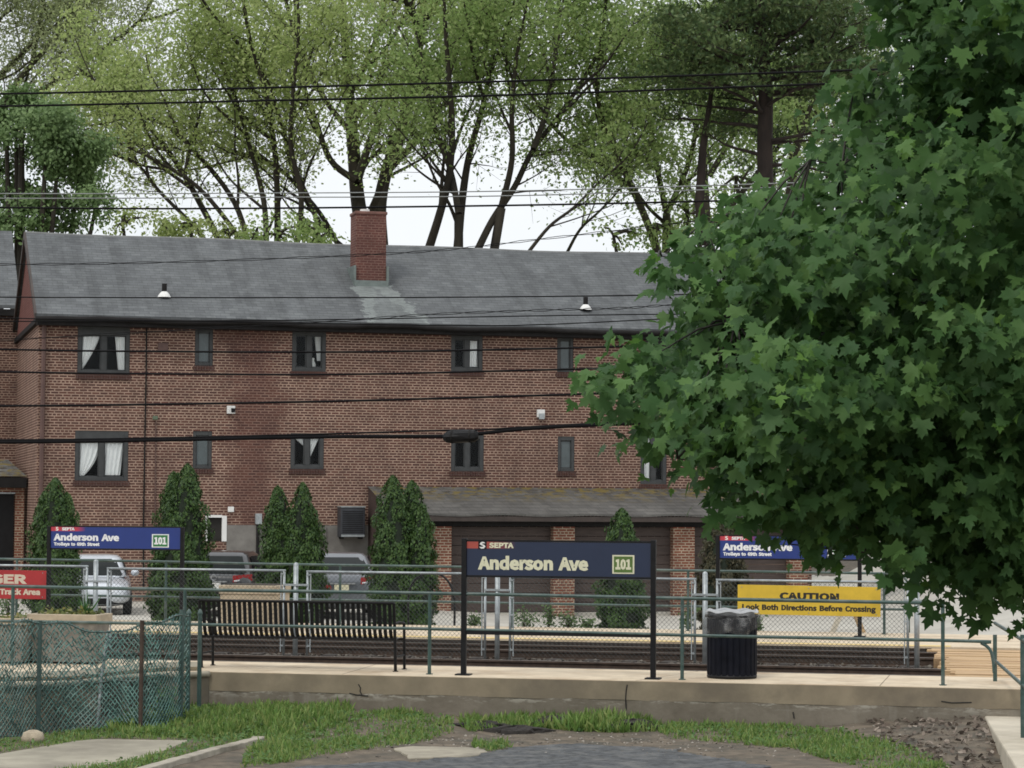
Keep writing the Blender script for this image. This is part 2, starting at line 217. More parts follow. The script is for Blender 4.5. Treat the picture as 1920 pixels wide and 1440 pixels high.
GLY = {"0":[0.194,[20,243,97,286,175,243,200,129,175,14,97,-30,20,14,-5,129,113,198,97,209,82,198,71,129,82,60,97,49,113,60,124,129],[0,2,1,7,10,0,10,9,0,9,2,0,9,8,2,8,3,2,7,11,10,15,3,8,15,4,3,6,11,7,6,12,11,14,4,15,6,13,12,13,4,14,6,4,13,6,5,4]],"1":[0.194,[66,49,66,196,20,196,20,256,65,267,91,279,142,279,142,49,194,49,194,-22,9,-22,9,49],[4,6,5,4,7,6,3,1,4,1,7,4,2,1,3,0,7,1,10,0,11,10,7,0,10,8,7,10,9,8]],"6":[0.194,[30,245,112,284,158,274,208,238,159,186,129,209,119,212,89,197,87,187,67,171,109,182,178,156,203,78,175,2,105,-29,25,12,-3,123,118,52,126,79,119,104,101,112,88,108,75,96,86,57,106,46],[0,2,1,0,3,2,16,7,0,7,6,0,6,3,0,6,5,3,5,4,3,16,8,7,16,9,8,9,11,10,16,11,9,16,20,11,20,12,11,15,22,16,22,21,16,21,20,16,19,12,20,18,12,19,15,23,22,17,12,18,17,13,12,15,24,23,24,13,17,15,13,24,14,13,15]],"9":[0.194,[35,71,67,48,78,45,106,60,108,69,128,86,85,74,17,101,-8,178,20,255,89,285,169,246,198,139,166,13,85,-28,37,-18,-12,18,77,205,68,178,75,152,93,145,107,149,120,162,109,201,89,212],[9,11,10,8,11,9,8,24,11,24,23,11,23,12,11,8,17,24,8,18,17,22,12,23,7,18,8,7,19,18,21,12,22,7,20,19,20,12,21,7,12,20,7,5,12,5,13,12,6,5,7,4,13,5,16,1,0,3,13,4,2,13,3,16,2,1,16,13,2,15,13,16,15,14,13]],"A":[0.213,[140,279,242,-22,161,-22,136,56,75,56,50,-22,-29,-22,72,279,111,137,98,180,90,208,122,208,114,180,100,137,97,126,115,126],[6,10,7,10,0,7,10,11,0,11,1,0,6,9,10,12,1,11,6,13,9,13,8,9,13,8,12,8,1,12,15,1,8,6,14,13,6,15,14,6,4,15,4,3,15,3,1,15,6,5,4,2,1,3]],"B":[0.23,[114,279,190,261,223,196,209,146,184,127,184,150,217,132,238,74,203,0,120,-22,13,-22,13,279,138,178,143,190,137,202,105,209,90,209,90,170,103,170,149,57,158,76,150,92,110,101,90,101,90,48,110,48],[10,16,11,16,0,11,16,1,0,16,15,1,15,2,1,10,17,16,14,2,15,13,2,14,13,3,2,12,3,13,18,3,12,10,18,17,10,23,18,23,5,18,5,3,18,23,4,5,6,3,5,4,6,3,4,7,6,23,22,4,22,7,4,10,24,23,21,7,22,20,7,21,19,7,20,19,8,7,25,8,19,10,25,24,10,8,25,10,9,8]],"C":[0.223,[35,242,132,284,185,272,236,233,190,178,154,206,137,210,94,189,76,129,94,68,136,47,156,52,196,83,242,29,186,-15,130,-28,34,14,-3,128],[0,2,1,0,3,2,17,7,0,7,6,0,6,3,0,6,5,3,5,4,3,17,8,7,17,9,8,16,9,17,11,13,12,16,10,9,10,13,11,16,13,10,16,14,13,15,14,16]],"D":[0.241,[103,279,207,241,243,129,207,17,105,-22,13,-22,13,279,146,70,164,129,147,188,93,208,90,208,90,49,92,49],[5,0,6,5,11,0,11,1,0,11,10,1,10,9,1,9,2,1,5,12,11,8,2,9,8,3,2,7,3,8,13,3,7,5,13,12,5,3,13,5,4,3]],"E":[0.206,[205,279,205,207,90,207,90,171,187,171,187,99,90,99,90,50,209,50,209,-22,13,-22,13,279],[10,2,11,2,0,11,2,1,0,10,3,2,10,6,3,6,4,3,6,5,4,10,7,6,10,8,7,10,9,8]],"G":[0.241,[36,242,136,284,192,272,244,234,198,179,162,205,141,210,95,189,77,129,94,68,142,47,158,49,164,52,164,84,109,84,109,155,237,155,237,13,191,-17,134,-27,35,14,-3,128],[0,2,1,0,3,2,21,7,0,7,6,0,6,3,0,6,5,3,5,4,3,21,8,7,14,16,15,14,13,16,13,17,16,21,9,8,20,9,21,12,17,13,20,10,9,11,17,12,10,17,11,20,17,10,19,17,20,19,18,17]],"I":[0.102,[90,279,90,-22,13,-22,13,279],[2,0,3,2,1,0]],"L":[0.19,[90,279,90,50,202,50,202,-22,13,-22,13,279],[4,0,5,4,1,0,4,2,1,4,3,2]],"N":[0.253,[81,279,181,106,203,64,168,64,166,81,165,123,165,279,240,279,240,-22,172,-22,72,152,50,193,85,193,86,176,88,135,88,-22,13,-22,13,279],[16,11,17,11,0,17,11,12,0,12,5,0,5,1,0,5,7,6,5,1,7,1,2,7,2,8,7,16,10,11,13,5,12,14,5,13,16,9,10,15,5,14,15,4,5,15,3,4,15,2,3,15,8,2,15,9,16,9,8,15]],"O":[0.26,[33,242,130,285,227,242,263,129,227,16,130,-29,33,16,-3,129,167,190,130,208,93,190,76,129,93,68,130,49,167,68,183,129],[0,2,1,7,10,0,10,9,0,9,2,0,9,8,2,8,3,2,7,11,10,15,3,8,6,11,7,15,4,3,6,12,11,14,4,15,6,13,12,13,4,14,6,4,13,6,5,4]],"P":[0.221,[111,279,194,259,229,182,194,103,113,80,90,80,90,-22,13,-22,13,279,140,160,148,181,140,201,102,208,90,208,90,151,103,151],[7,0,8,7,13,0,13,1,0,13,12,1,12,11,1,11,2,1,7,14,13,10,2,11,10,3,2,9,3,10,15,3,9,7,15,14,7,5,15,5,3,15,5,4,3,7,6,5]],"R":[0.222,[141,166,149,185,141,201,108,208,90,208,90,157,108,157,90,87,90,-22,13,-22,13,279,118,279,196,260,229,186,208,122,177,104,251,-22,163,-22,101,87],[9,4,10,4,11,10,4,12,11,4,3,12,3,13,12,9,5,4,2,13,3,1,13,2,1,14,13,0,14,1,6,14,0,9,6,5,9,7,6,7,14,6,7,15,14,7,18,15,18,16,15,9,8,7,17,16,18]],"S":[0.208,[33,85,77,53,106,47,131,54,137,66,131,79,108,92,70,108,28,135,5,194,36,260,108,284,161,273,217,234,173,180,133,206,111,210,90,204,86,196,92,184,114,173,151,156,197,126,217,67,186,-1,108,-27,47,-15,-16,29],[10,12,11,10,13,12,9,13,10,9,16,13,16,15,13,15,14,13,9,17,16,9,18,17,9,19,18,8,19,9,8,20,19,8,21,20,8,22,21,7,22,8,7,23,22,6,23,7,5,23,6,27,1,0,4,23,5,4,24,23,3,24,4,2,24,3,27,2,1,27,24,2,26,24,27,26,25,24]],"T":[0.21,[-11,207,-11,279,221,279,221,207,143,207,143,-22,67,-22,67,207],[0,2,1,0,3,2,7,3,0,6,4,7,4,3,7,6,5,4]],"U":[0.252,[12,279,89,279,89,108,102,58,126,48,151,58,165,108,165,279,240,279,240,102,210,3,126,-28,43,3,12,102],[13,1,0,13,2,1,6,8,7,6,9,8,5,9,6,13,3,2,12,3,13,5,10,9,4,10,5,12,4,3,12,10,4,12,11,10]],"a":[0.197,[34,116,111,136,110,138,95,145,74,141,32,118,-2,179,54,208,106,218,172,190,191,120,191,-22,123,-22,121,1,146,1,118,-17,75,-27,20,-8,-4,51,115,71,84,63,76,49,77,46,86,44,102,48,115,58],[7,9,8,6,9,7,6,10,9,5,4,6,4,3,6,3,10,6,2,10,3,1,10,2,0,10,1,0,19,10,19,11,10,18,19,0,18,20,19,25,11,19,18,21,20,24,11,25,17,21,18,17,22,21,23,11,24,17,23,22,17,13,23,13,14,23,14,11,23,15,11,14,17,15,13,15,12,13,16,15,17,12,11,15]],"c":[0.178,[28,185,108,218,150,209,197,178,154,122,122,143,114,145,86,132,74,95,86,58,112,45,126,48,161,72,200,12,148,-19,105,-27,26,5,-5,95],[0,2,1,0,3,2,17,6,0,6,3,0,6,5,3,5,4,3,17,7,6,17,8,7,16,8,17,16,9,8,11,13,12,16,10,9,10,13,11,16,13,10,16,14,13,15,14,16]],"d":[0.217,[26,184,98,218,138,210,130,215,131,205,131,301,207,301,207,-22,139,-22,136,0,162,0,138,-17,95,-28,22,6,-5,95,131,136,121,143,110,145,86,133,74,95,84,57,106,46,119,49,131,59],[4,6,5,4,2,6,2,7,6,0,2,1,4,2,3,0,16,2,16,15,2,15,7,2,14,17,0,17,16,0,14,18,17,23,7,15,14,19,18,13,19,14,13,20,19,22,7,23,13,21,20,21,7,22,13,10,21,10,7,21,12,9,13,9,10,13,12,11,9,11,8,9,11,7,10,8,7,11]],"e":[0.194,[27,184,103,219,178,187,201,109,201,94,197,66,82,66,86,56,115,44,131,46,170,65,202,5,151,-20,107,-27,27,5,-5,95,120,138,104,146,85,137,83,132,122,132],[0,2,1,0,3,2,15,18,0,18,17,0,17,3,0,16,3,17,20,3,16,15,19,18,15,20,19,15,3,20,15,4,3,14,6,15,6,4,15,6,5,4,14,7,6,9,11,10,14,8,7,8,11,9,14,11,8,13,11,14,13,12,11]],"f":[0.114,[15,211,15,224,33,283,90,306,114,303,152,292,132,224,102,235,100,235,95,233,91,218,91,212,132,212,132,142,91,142,91,-22,15,-22,15,142,-10,142,-10,209],[2,4,3,2,5,4,2,6,5,1,8,2,8,7,2,7,6,2,1,9,8,1,10,9,0,10,1,0,11,10,0,12,11,0,13,12,19,13,0,18,13,19,17,13,18,16,14,17,14,13,17,16,15,14]],"g":[0.197,[6,-1,24,16,24,-1,14,9,6,40,16,72,28,84,28,68,12,86,2,129,30,194,93,217,115,215,126,212,211,212,211,144,191,144,182,157,188,124,162,61,98,38,77,40,74,41,79,46,79,46,78,48,91,45,129,45,191,32,217,-22,181,-87,97,-110,26,-94,-6,-39,107,143,96,148,85,143,79,127,85,111,96,106,107,111,113,127,137,-28,121,-25,89,-25,75,-24,73,-24,70,-27,70,-29,74,-37,100,-43,131,-35,136,-26],[10,12,11,10,13,12,10,14,13,10,17,14,17,15,14,9,35,10,35,17,10,35,18,17,16,15,17,9,36,35,34,18,35,9,37,36,41,18,34,8,37,9,40,18,41,8,38,37,40,19,18,39,19,40,8,39,38,8,19,39,7,6,8,6,19,8,5,19,6,4,19,5,4,25,19,25,26,19,26,20,19,4,24,25,22,24,23,4,22,24,26,28,27,20,28,26,4,21,22,4,20,21,3,1,4,1,20,4,1,28,20,1,29,28,3,0,1,2,29,1,0,2,3,33,2,0,33,46,2,46,29,2,46,43,29,43,52,29,52,30,29,33,47,46,45,43,46,44,43,45,42,52,43,51,30,52,33,48,47,33,49,48,50,30,51,33,50,49,32,50,33,32,30,50,32,31,30]],"h":[0.212,[86,301,86,202,87,210,81,206,128,218,189,192,206,123,206,-22,130,-22,130,114,125,139,115,144,101,140,86,128,86,-22,10,-22,10,301],[15,0,16,15,3,0,3,1,0,3,5,4,3,1,2,15,13,3,13,12,3,12,5,3,12,11,5,11,6,5,10,6,11,9,6,10,15,14,13,9,7,6,8,7,9]],"i":[0.096,[86,212,86,-22,10,-22,10,212,16,283,48,295,81,283,93,251,81,218,48,206,16,218,4,251],[4,6,5,4,7,6,11,7,4,11,8,7,10,8,11,9,8,10,2,0,3,2,1,0]],"k":[0.193,[86,301,86,112,55,112,135,212,228,212,145,112,230,-22,143,-22,96,54,86,42,86,-22,10,-22,10,301],[11,0,12,11,2,0,2,1,0,2,4,3,2,5,4,11,5,2,11,8,5,8,6,5,11,9,8,7,6,8,11,10,9]],"l":[0.099,[10,301,86,301,86,38,86,40,78,44,74,44,98,48,110,-18,80,-25,62,-27,21,-9,10,35],[11,1,0,11,5,1,5,4,1,4,3,1,3,2,1,5,7,6,11,7,5,10,7,11,9,7,10,9,8,7]],"n":[0.213,[78,212,81,184,55,184,81,206,128,218,189,192,206,123,206,-22,130,-22,130,114,125,139,115,144,101,140,86,128,86,-22,10,-22,10,212],[3,5,4,15,2,16,2,0,16,2,1,0,2,5,3,2,6,5,15,13,2,13,12,2,12,11,2,11,6,2,10,6,11,9,6,10,15,14,13,9,7,6,8,7,9]],"o":[0.212,[27,185,106,219,185,185,217,95,185,5,106,-28,27,5,-5,95,128,133,106,143,85,133,74,95,85,57,106,47,128,57,139,95],[0,2,1,7,2,0,7,9,2,9,3,2,7,10,9,8,3,9,7,11,10,15,3,8,14,3,15,7,12,11,6,12,7,14,4,3,13,4,14,6,13,12,6,4,13,5,4,6]],"r":[0.136,[79,212,82,177,52,177,73,203,113,217,132,216,162,205,147,136,118,144,115,144,102,138,86,116,86,-22,10,-22,10,212],[3,5,4,3,6,5,13,2,14,2,0,14,2,3,0,3,1,0,3,7,6,1,7,3,13,1,2,13,11,1,11,10,1,10,9,1,9,8,1,8,7,1,13,12,11]],"s":[0.164,[21,73,61,47,82,43,95,47,96,48,91,55,67,66,23,89,-3,141,23,197,86,218,128,210,179,180,136,124,102,145,89,147,77,144,77,144,80,140,102,130,149,107,175,52,149,-6,83,-27,35,-18,-21,15],[9,11,10,9,12,11,8,12,9,8,15,12,15,14,12,14,13,12,8,17,15,17,16,15,8,18,17,7,18,8,7,19,18,7,20,19,7,21,20,6,21,7,25,1,0,5,21,6,4,21,5,4,22,21,3,22,4,25,2,1,2,22,3,25,22,2,24,22,25,24,23,22]],"t":[0.132,[16,142,-13,142,-13,209,19,211,22,266,92,266,92,212,143,212,143,142,92,142,92,60,95,47,102,44,105,44,136,55,154,-13,114,-24,89,-27,31,-3,16,56],[3,5,4,3,6,5,3,7,6,3,8,7,2,8,3,1,8,2,0,8,1,19,9,0,9,8,0,19,10,9,19,11,10,18,11,19,13,15,14,18,12,11,12,15,13,18,15,12,17,15,18,17,16,15]],"v":[0.182,[54,212,94,89,103,60,107,48,77,48,81,60,89,89,131,212,209,212,126,-22,58,-22,-27,212],[10,0,11,10,4,0,4,6,0,6,1,0,6,8,7,6,1,8,1,2,8,2,3,8,3,9,8,4,5,6,10,3,4,10,9,3]],"y":[0.182,[3,-25,31,-33,31,-33,45,-27,56,-6,58,-1,-28,212,53,212,97,92,106,65,111,53,80,53,84,64,91,91,131,212,209,212,127,-25,96,-80,39,-104,19,-103,-14,-94],[5,7,6,5,13,7,13,8,7,13,15,14,13,8,15,8,10,15,10,16,15,9,10,8,5,12,13,5,11,12,5,10,11,5,16,10,4,16,5,3,16,4,20,2,0,2,1,0,3,17,16,2,17,3,20,17,2,20,18,17,19,18,20]]}       # letter outlines: advance, points, triangles (thousandths of an em)
def tm(s, wdt, hgt, bold=0):                                      # lettering as filled outlines, sized to (wdt, hgt), in (x, z)
    vs, fs, x = [], [], 0
    for ch in s:
        if ch == ' ': x += .13; continue
        a, v, f = GLY[ch]; n = len(vs); vs += [(x + v[i] / 1000, v[i + 1] / 1000) for i in range(0, len(v), 2)]; fs += [(n + f[i], n + f[i + 1], n + f[i + 2]) for i in range(0, len(f), 3)]; x += a
    vs = np.array(vs); lo, hi = vs.min(0), vs.max(0); vs = (vs - lo) / np.maximum(hi - lo, 1e-6); return [(a * wdt, b * hgt) for a, b in vs], fs
def text(mb, s, x, z, wdt, hgt, y=-.004, bold=.018):
    p, f = tm(s, wdt, hgt, bold); mb.add([(x + a, y, z + b) for a, b in p], f); return mb

def leaves(name, P, size, tmpl, faces, mat, parent, origin, nrm=None, tip=None, kindof=None):
    """many leaves as one mesh: P (n,3), size (n,), tmpl (k,3) with z its face normal and y its tip"""
    n = len(P); P = np.asarray(P, float); size = np.broadcast_to(np.asarray(size, float), (n,))
    nz = RNG.normal(size=(n, 3)) if nrm is None else np.asarray(nrm, float)
    nz /= np.linalg.norm(nz, axis=1, keepdims=True) + 1e-9
    ty = RNG.normal(size=(n, 3)) if tip is None else np.asarray(tip, float)
    ty = ty - nz * (ty * nz).sum(1, keepdims=True); ty /= np.linalg.norm(ty, axis=1, keepdims=True) + 1e-9
    tx = np.cross(ty, nz); t = np.asarray(tmpl, float)
    V = P[:, None, :] + size[:, None, None] * (t[None, :, 0:1] * tx[:, None] + t[None, :, 1:2] * ty[:, None] + t[None, :, 2:3] * nz[:, None])
    V = (V - np.asarray(origin, float)).reshape(-1, 3); k = len(t)
    fl = [len(f) for f in faces]; idx = np.concatenate([np.asarray(f) for f in faces]); m = len(idx)
    LI = (idx[None] + (np.arange(n) * k)[:, None]).ravel(); tot = np.tile(fl, n); st = np.concatenate([[0], np.cumsum(tot)[:-1]])
    me = bpy.data.meshes.new(name); me.vertices.add(len(V)); me.vertices.foreach_set('co', V.ravel()); me.loops.add(len(LI)); me.loops.foreach_set('vertex_index', LI.astype(np.int32))
    me.polygons.add(len(tot)); me.polygons.foreach_set('loop_start', st.astype(np.int32)); me.polygons.foreach_set('loop_total', tot.astype(np.int32)); me.update(calc_edges=True)
    return link(name, me, mat, parent, None if parent else origin)
DIAMOND = ([(0, -.5, 0), (.3, .0, .06), (0, .5, 0), (-.3, .0, .06)], [(0, 1, 2), (0, 2, 3)])
OVAL = ([(0, -.5, 0), (.27, -.2, .04), (.25, .2, .05), (0, .5, 0), (-.25, .2, .05), (-.27, -.2, .04)], [(0, 1, 2, 3), (0, 3, 4, 5)])
SPRAY = ([(0, -.5, 0), (.16, -.15, .02), (.34, .12, 0), (.12, .18, .03), (0, .55, 0), (-.14, .16, .03), (-.33, .06, 0), (-.15, -.2, .02)], [(0, 1, 7), (1, 2, 3), (1, 3, 5, 7), (3, 4, 5), (5, 6, 7)])
BLADE = ([(-.035, 0, 0), (.035, 0, 0), (.025, .55, .05), (0, 1, .22), (-.025, .55, .05)], [(0, 1, 2, 4), (2, 3, 4)])
_h = [(0, .05), (.36, -.12), (.34, .08), (.52, .10), (.46, .22), (.64, .42), (.44, .42), (.42, .52), (.20, .46), (.30, .74), (.16, .72), (0, 1.0)]
_o = _h + [(-x, y) for x, y in _h[-2:0:-1]]
MAPLE = ([(0, .3, .05)] + [(x, y, .05 - .22 * (x * x + (y - .3) ** 2) + .10 * abs(x)) for x, y in _o], [(0, 1 + i, 1 + (i + 1) % len(_o)) for i in range(len(_o))])

# ================================================================ palette
m_conc = M('platform_concrete', (.58, .485, .355), .9, .14, 3, bmp=.2, dirt=(.42, .32, .215))
m_wall = M('retaining_concrete', (.205, .175, .13), .95, .28, 1.6, bmp=.4, dirt=(.12, .105, .085))
m_ramp = M('ramp_concrete', (.50, .45, .36), .9, .14, 2, bmp=.2, dirt=(.33, .29, .22))
m_lot = M('lot_concrete', (.44, .42, .37), .95, .12, .8, bmp=.15, dirt=(.34, .32, .28))
m_slab = M('slab_concrete', (.30, .275, .215), .95, .2, 2.2, bmp=.4, dirt=(.2, .18, .14))
m_asph = M('asphalt', (.062, .066, .070), .9, .6, 11, bmp=1., dirt=(.13, .13, .125))
m_soil = M('soil', (.115, .092, .066), .95, .45, 5, bmp=1., dirt=(.06, .055, .042))
m_ball = M('ballast', (.10, .085, .07), .95, .6, 22, bmp=1., dirt=(.05, .042, .035))
m_rail = M('rail_steel', (.20, .17, .15), .45, .3, 8, .6)
m_rust = M('rail_rust', (.055, .036, .026), .85, .4, 9)
m_tie = M('tie_wood', (.035, .027, .022), .9, .4, 8)
m_plank = M('crossing_timber', (.48, .33, .18), .85, .28, 3, stretch=(.5, 4, 4), dirt=(.34, .21, .11))
m_yel = M('edge_paint', (.62, .47, .20), .8, .15, 6)
m_green = M('green_rail_paint', (.034, .070, .062), .42, .25, 12, dirt=(.09, .12, .11))
m_galv = M('galvanised', (.36, .39, .40), .45, .2, 14, .5)
m_black = M('black_metal', (.009, .009, .010), .55, .3, 10, spec=.22)
m_slate = None
m_dark = M('dark_trim', (.014, .013, .013), .7, .3, 5, spec=.2)
m_brown = M('brown_trim', (.045, .033, .028), .7, .25, 4)
m_door = M('garage_boards', (.060, .043, .037), .75, .25, 3, stretch=(1, 1, 9))
m_frame = M('window_frame_paint', (.040, .043, .044), .6, .25, 5)
m_white = M('white_paint', (.72, .72, .70), .6, .06, 5)
m_pipe = M('brown_pipe', (.10, .055, .046), .6, .2, 6)
m_void = M('interior_dark', (.02, .018, .016), .9, .3, 2)  # near-black standing in for unlit interiors; wall cracks share it
m_curt = M('curtain_cloth', (.88, .88, .87), .9, .12, 9, stretch=(9, 9, .4))
m_found = M('foundation_concrete', (.19, .18, .165), .95, .22, 2, bmp=.3, dirt=(.12, .11, .1))
m_planter = M('planter_concrete', (.42, .35, .255), .9, .14, 6, bmp=.3, dirt=(.30, .25, .18))
m_pot = M('planter_body', (.20, .185, .16), .95, .2, 8, bmp=.4)
m_brick = brickmat('house_brick', (.130, .058, .045), (.068, .034, .030), (.40, .28, .215), mortar=.016)
m_brick2 = brickmat('pier_brick', (.22, .075, .045), (.135, .05, .035), (.44, .35, .26), mortar=.014)
m_brick3 = brickmat('chimney_brick', (.165, .068, .056), (.105, .045, .040), (.26, .155, .125), mortar=.011)
m_brick4 = brickmat('gable_brick', (.15, .052, .042), (.11, .042, .036), (.20, .10, .085), mortar=.012)

def roofmat(name, base, stain=None, moss=None):
    m, n, N, L, b = newmat(name); v = objvec(N, L); s = N.new('ShaderNodeSeparateXYZ'); L.new(v, s.inputs[0])
    co = noise(N, L, objvec(N, L, (1.2, 14, 14)), 3.2, 5, .6)                   # slates laid in courses
    st = noise(N, L, objvec(N, L, (1.6, .10, .12)), 1.5, 4, .55)                # weathering runs down the slope
    c = mixc(N, L, rng(N, L, co, .3, .7), mul(base, .78), mul(base, 1.2))
    c = mixc(N, L, rng(N, L, st, .46, .62, 0, .5), c, mul(base, .55)); c = mixc(N, L, rng(N, L, noise(N, L, v, .9, 8, .7), .5, .62, 0, .5), c, mul(base, 1.45))
    br = N.new('ShaderNodeTexBrick'); cx = N.new('ShaderNodeCombineXYZ'); L.new(s.outputs[0], cx.inputs[0]); L.new(s.outputs[2], cx.inputs[1]); L.new(cx.outputs[0], br.inputs['Vector'])
    br.inputs['Scale'].default_value = 1; br.inputs['Brick Width'].default_value = .28; br.inputs['Row Height'].default_value = .085; br.inputs['Mortar Size'].default_value = .006
    br.inputs[1].default_value = (1, 1, 1, 1); br.inputs[2].default_value = (.72, .72, .74, 1); br.inputs[3].default_value = (.45, .45, .45, 1)
    x = N.new('ShaderNodeMix'); x.data_type = 'RGBA'; x.blend_type = 'MULTIPLY'; x.inputs['Factor'].default_value = .85; L.new(c, x.inputs[6]); L.new(br.outputs[0], x.inputs[7]); c = x.outputs[2]
    if stain:                                                                    # pale wash below the chimney flashing, spreading downhill in two runs
        xa, xb, zt, zb = stain
        dn = rng(N, L, s.outputs[2], zt, zb, 0, 1)
        mid = op(N, L, 'ADD', op(N, L, 'MULTIPLY', dn, .30), (xa + xb) / 2)
        dx = op(N, L, 'ABSOLUTE', op(N, L, 'SUBTRACT', op(N, L, 'ADD', s.outputs[0], op(N, L, 'MULTIPLY', op(N, L, 'SUBTRACT', noise(N, L, v, 2.2, 7, .7), .5), 1.1)), mid))
        hw = op(N, L, 'ADD', op(N, L, 'MULTIPLY', dn, .35), (xb - xa) / 2)
        ins = op(N, L, 'MULTIPLY', op(N, L, 'LESS_THAN', dx, hw), op(N, L, 'LESS_THAN', s.outputs[2], zt))
        rim = op(N, L, 'GREATER_THAN', op(N, L, 'DIVIDE', dx, hw), op(N, L, 'MULTIPLY', dn, .85))
        k = op(N, L, 'MULTIPLY', ins, op(N, L, 'MULTIPLY', op(N, L, 'ADD', op(N, L, 'MULTIPLY', rim, .26), .22), rng(N, L, co, .3, .6, .15, 1)))
        c = mixc(N, L, k, c, (.33, .37, .35))
    if moss:
        z0, z1 = moss; f = op(N, L, 'MULTIPLY', rng(N, L, noise(N, L, objvec(N, L, (1, 1, 2.5)), 2.6, 8, .7), .50, .55), rng(N, L, s.outputs[2], z0, z1))
        c = mixc(N, L, f, c, (.15, .115, .035)); f = op(N, L, 'MULTIPLY', rng(N, L, noise(N, L, objvec(N, L, (1, 1, 3)), 4.1, 8, .7), .55, .59), rng(N, L, s.outputs[2], z0, z1)); c = mixc(N, L, f, c, (.05, .04, .03))
    L.new(c, b.inputs['Base Color']); b.inputs['Roughness'].default_value = .75; b.inputs['Specular IOR Level'].default_value = .3
    bump(N, L, b, br.outputs[1], .4, .008); return m

# ================================================================ setting: ground, road, track, platforms, lot
def sm(a, b, x): t = np.clip((x - a) / (b - a), 0, 1); return t * t * (3 - 2 * t)
_ph = RNG.uniform(0, 6.28, 12); _dr = RNG.uniform(-1, 1, (12, 2))
def rough2(x, y, s):
    r = 0
    for i in range(12): r = r + np.sin((_dr[i, 0] * x + _dr[i, 1] * y) * (.6 + .45 * i) * s + _ph[i]) / (1 + .35 * i)
    return r / 4
def ty(x, y): return -(x - T.loc.x) * math.sin(T.rz) + (y - T.loc.y) * math.cos(T.rz)
def zlot(x, y):
    t = ty(x, y); low = -.08 - .26 * sm(12.6, 19, t) - (.12 + .34 * sm(-5.0, 1.5, x)) * sm(17, 26, t)
    road = -.06 + .021 * np.maximum(t - 14, 0); k = sm(8.8, 16.5, x - .055 * (y - 60)); return low * (1 - k) + road * k
def zg(x, y):
    x = np.asarray(x, float); y = np.asarray(y, float); t = ty(x, y)
    near = -.60 + .035 * rough2(x, y, 2.2) + .20 * sm(3.2, 6.2, x) * sm(26.5, 31, y) + .10 * sm(-3, -1.6, t) * sm(-.2, -1, x) + .03 * sm(-2.2, -1.2, t)
    far = zlot(x, y) - .07
    return np.where(t < 1.5, near, np.where(t < 11.5, -1.0, far))
xs = np.concatenate([[-3000, -800, -200, -60, -30, -18], np.arange(-12, 12.01, .2), [18, 30, 60, 200, 800, 3000]])
ys = np.concatenate([[-400, -100, -20, 5, 15, 20], np.arange(24, 37.01, .15), np.arange(38, 60, 1.5), [62, 66, 70, 76, 84, 95, 110, 140, 200, 400, 900, 4000]])
GX, GY = np.meshgrid(xs, ys); GZ = zg(GX, GY); GZ = np.where(GY > 140, np.minimum(GZ, 2.5), GZ); GZ[np.abs(GX) > 500] = -1.5
g = MB(); nx = len(xs); g.v = list(zip(GX.ravel().tolist(), GY.ravel().tolist(), GZ.ravel().tolist()))
g.f = [(j * nx + i, j * nx + i + 1, (j + 1) * nx + i + 1, (j + 1) * nx + i) for j in range(len(ys) - 1) for i in range(nx - 1)]
kind(g.build('ground', m_soil, smooth=True))
def gp(px, py, z0=-.6):                                           # picture point to a point on the near ground
    z = z0
    for _ in range(6): p = pz(px, py, z); z = float(zg(p.x, p.y))
    return Vector((p.x, p.y, z))
def sheet(name, outline, mat, lift, wob=0, res=.12, thick=None):  # patch of ground following its relief, with an uneven edge
    P = [gp(*q) for q in outline]; q = []
    for i, a in enumerate(P):
        b = P[(i + 1) % len(P)]; n = max(1, int((b - a).length / res))
        for k in range(n):
            c = a.lerp(b, k / n); q.append((c.x + random.uniform(-wob, wob), c.y + random.uniform(-wob, wob)))
    lo = np.min(q, 0); hi = np.max(q, 0); mb = MB(); cell = .05
    gx = np.arange(lo[0], hi[0] + cell, cell); gy = np.arange(lo[1], hi[1] + cell, cell)
    X, Y = np.meshgrid(gx, gy); ins = inpoly(X + cell / 2, Y + cell / 2, q); ids = {}
    def vid(i, j):
        if (i, j) not in ids:
            x, y = gx[i], gy[j]; jx, jy = ((random.uniform(-.3, .3) * cell, random.uniform(-.3, .3) * cell) if wob else (0, 0))
            ids[(i, j)] = len(mb.v); mb.v.append((x + jx, y + jy, float(zg(x + jx, y + jy)) + lift))
        return ids[(i, j)]
    for j in range(len(gy) - 1):
        for i in range(len(gx) - 1):
            if ins[j, i]: mb.f.append((vid(i, j), vid(i + 1, j), vid(i + 1, j + 1), vid(i, j + 1)))
    return mb, q
mb, _ = sheet('road', [(430, 1500), (520, 1441), (690, 1432), (790, 1430), (940, 1408), (1010, 1398), (1120, 1396), (1230, 1403), (1320, 1418), (1440, 1440), (1500, 1500)], m_asph, .012, .10)
kind(mb.build('road', m_asph, smooth=True))
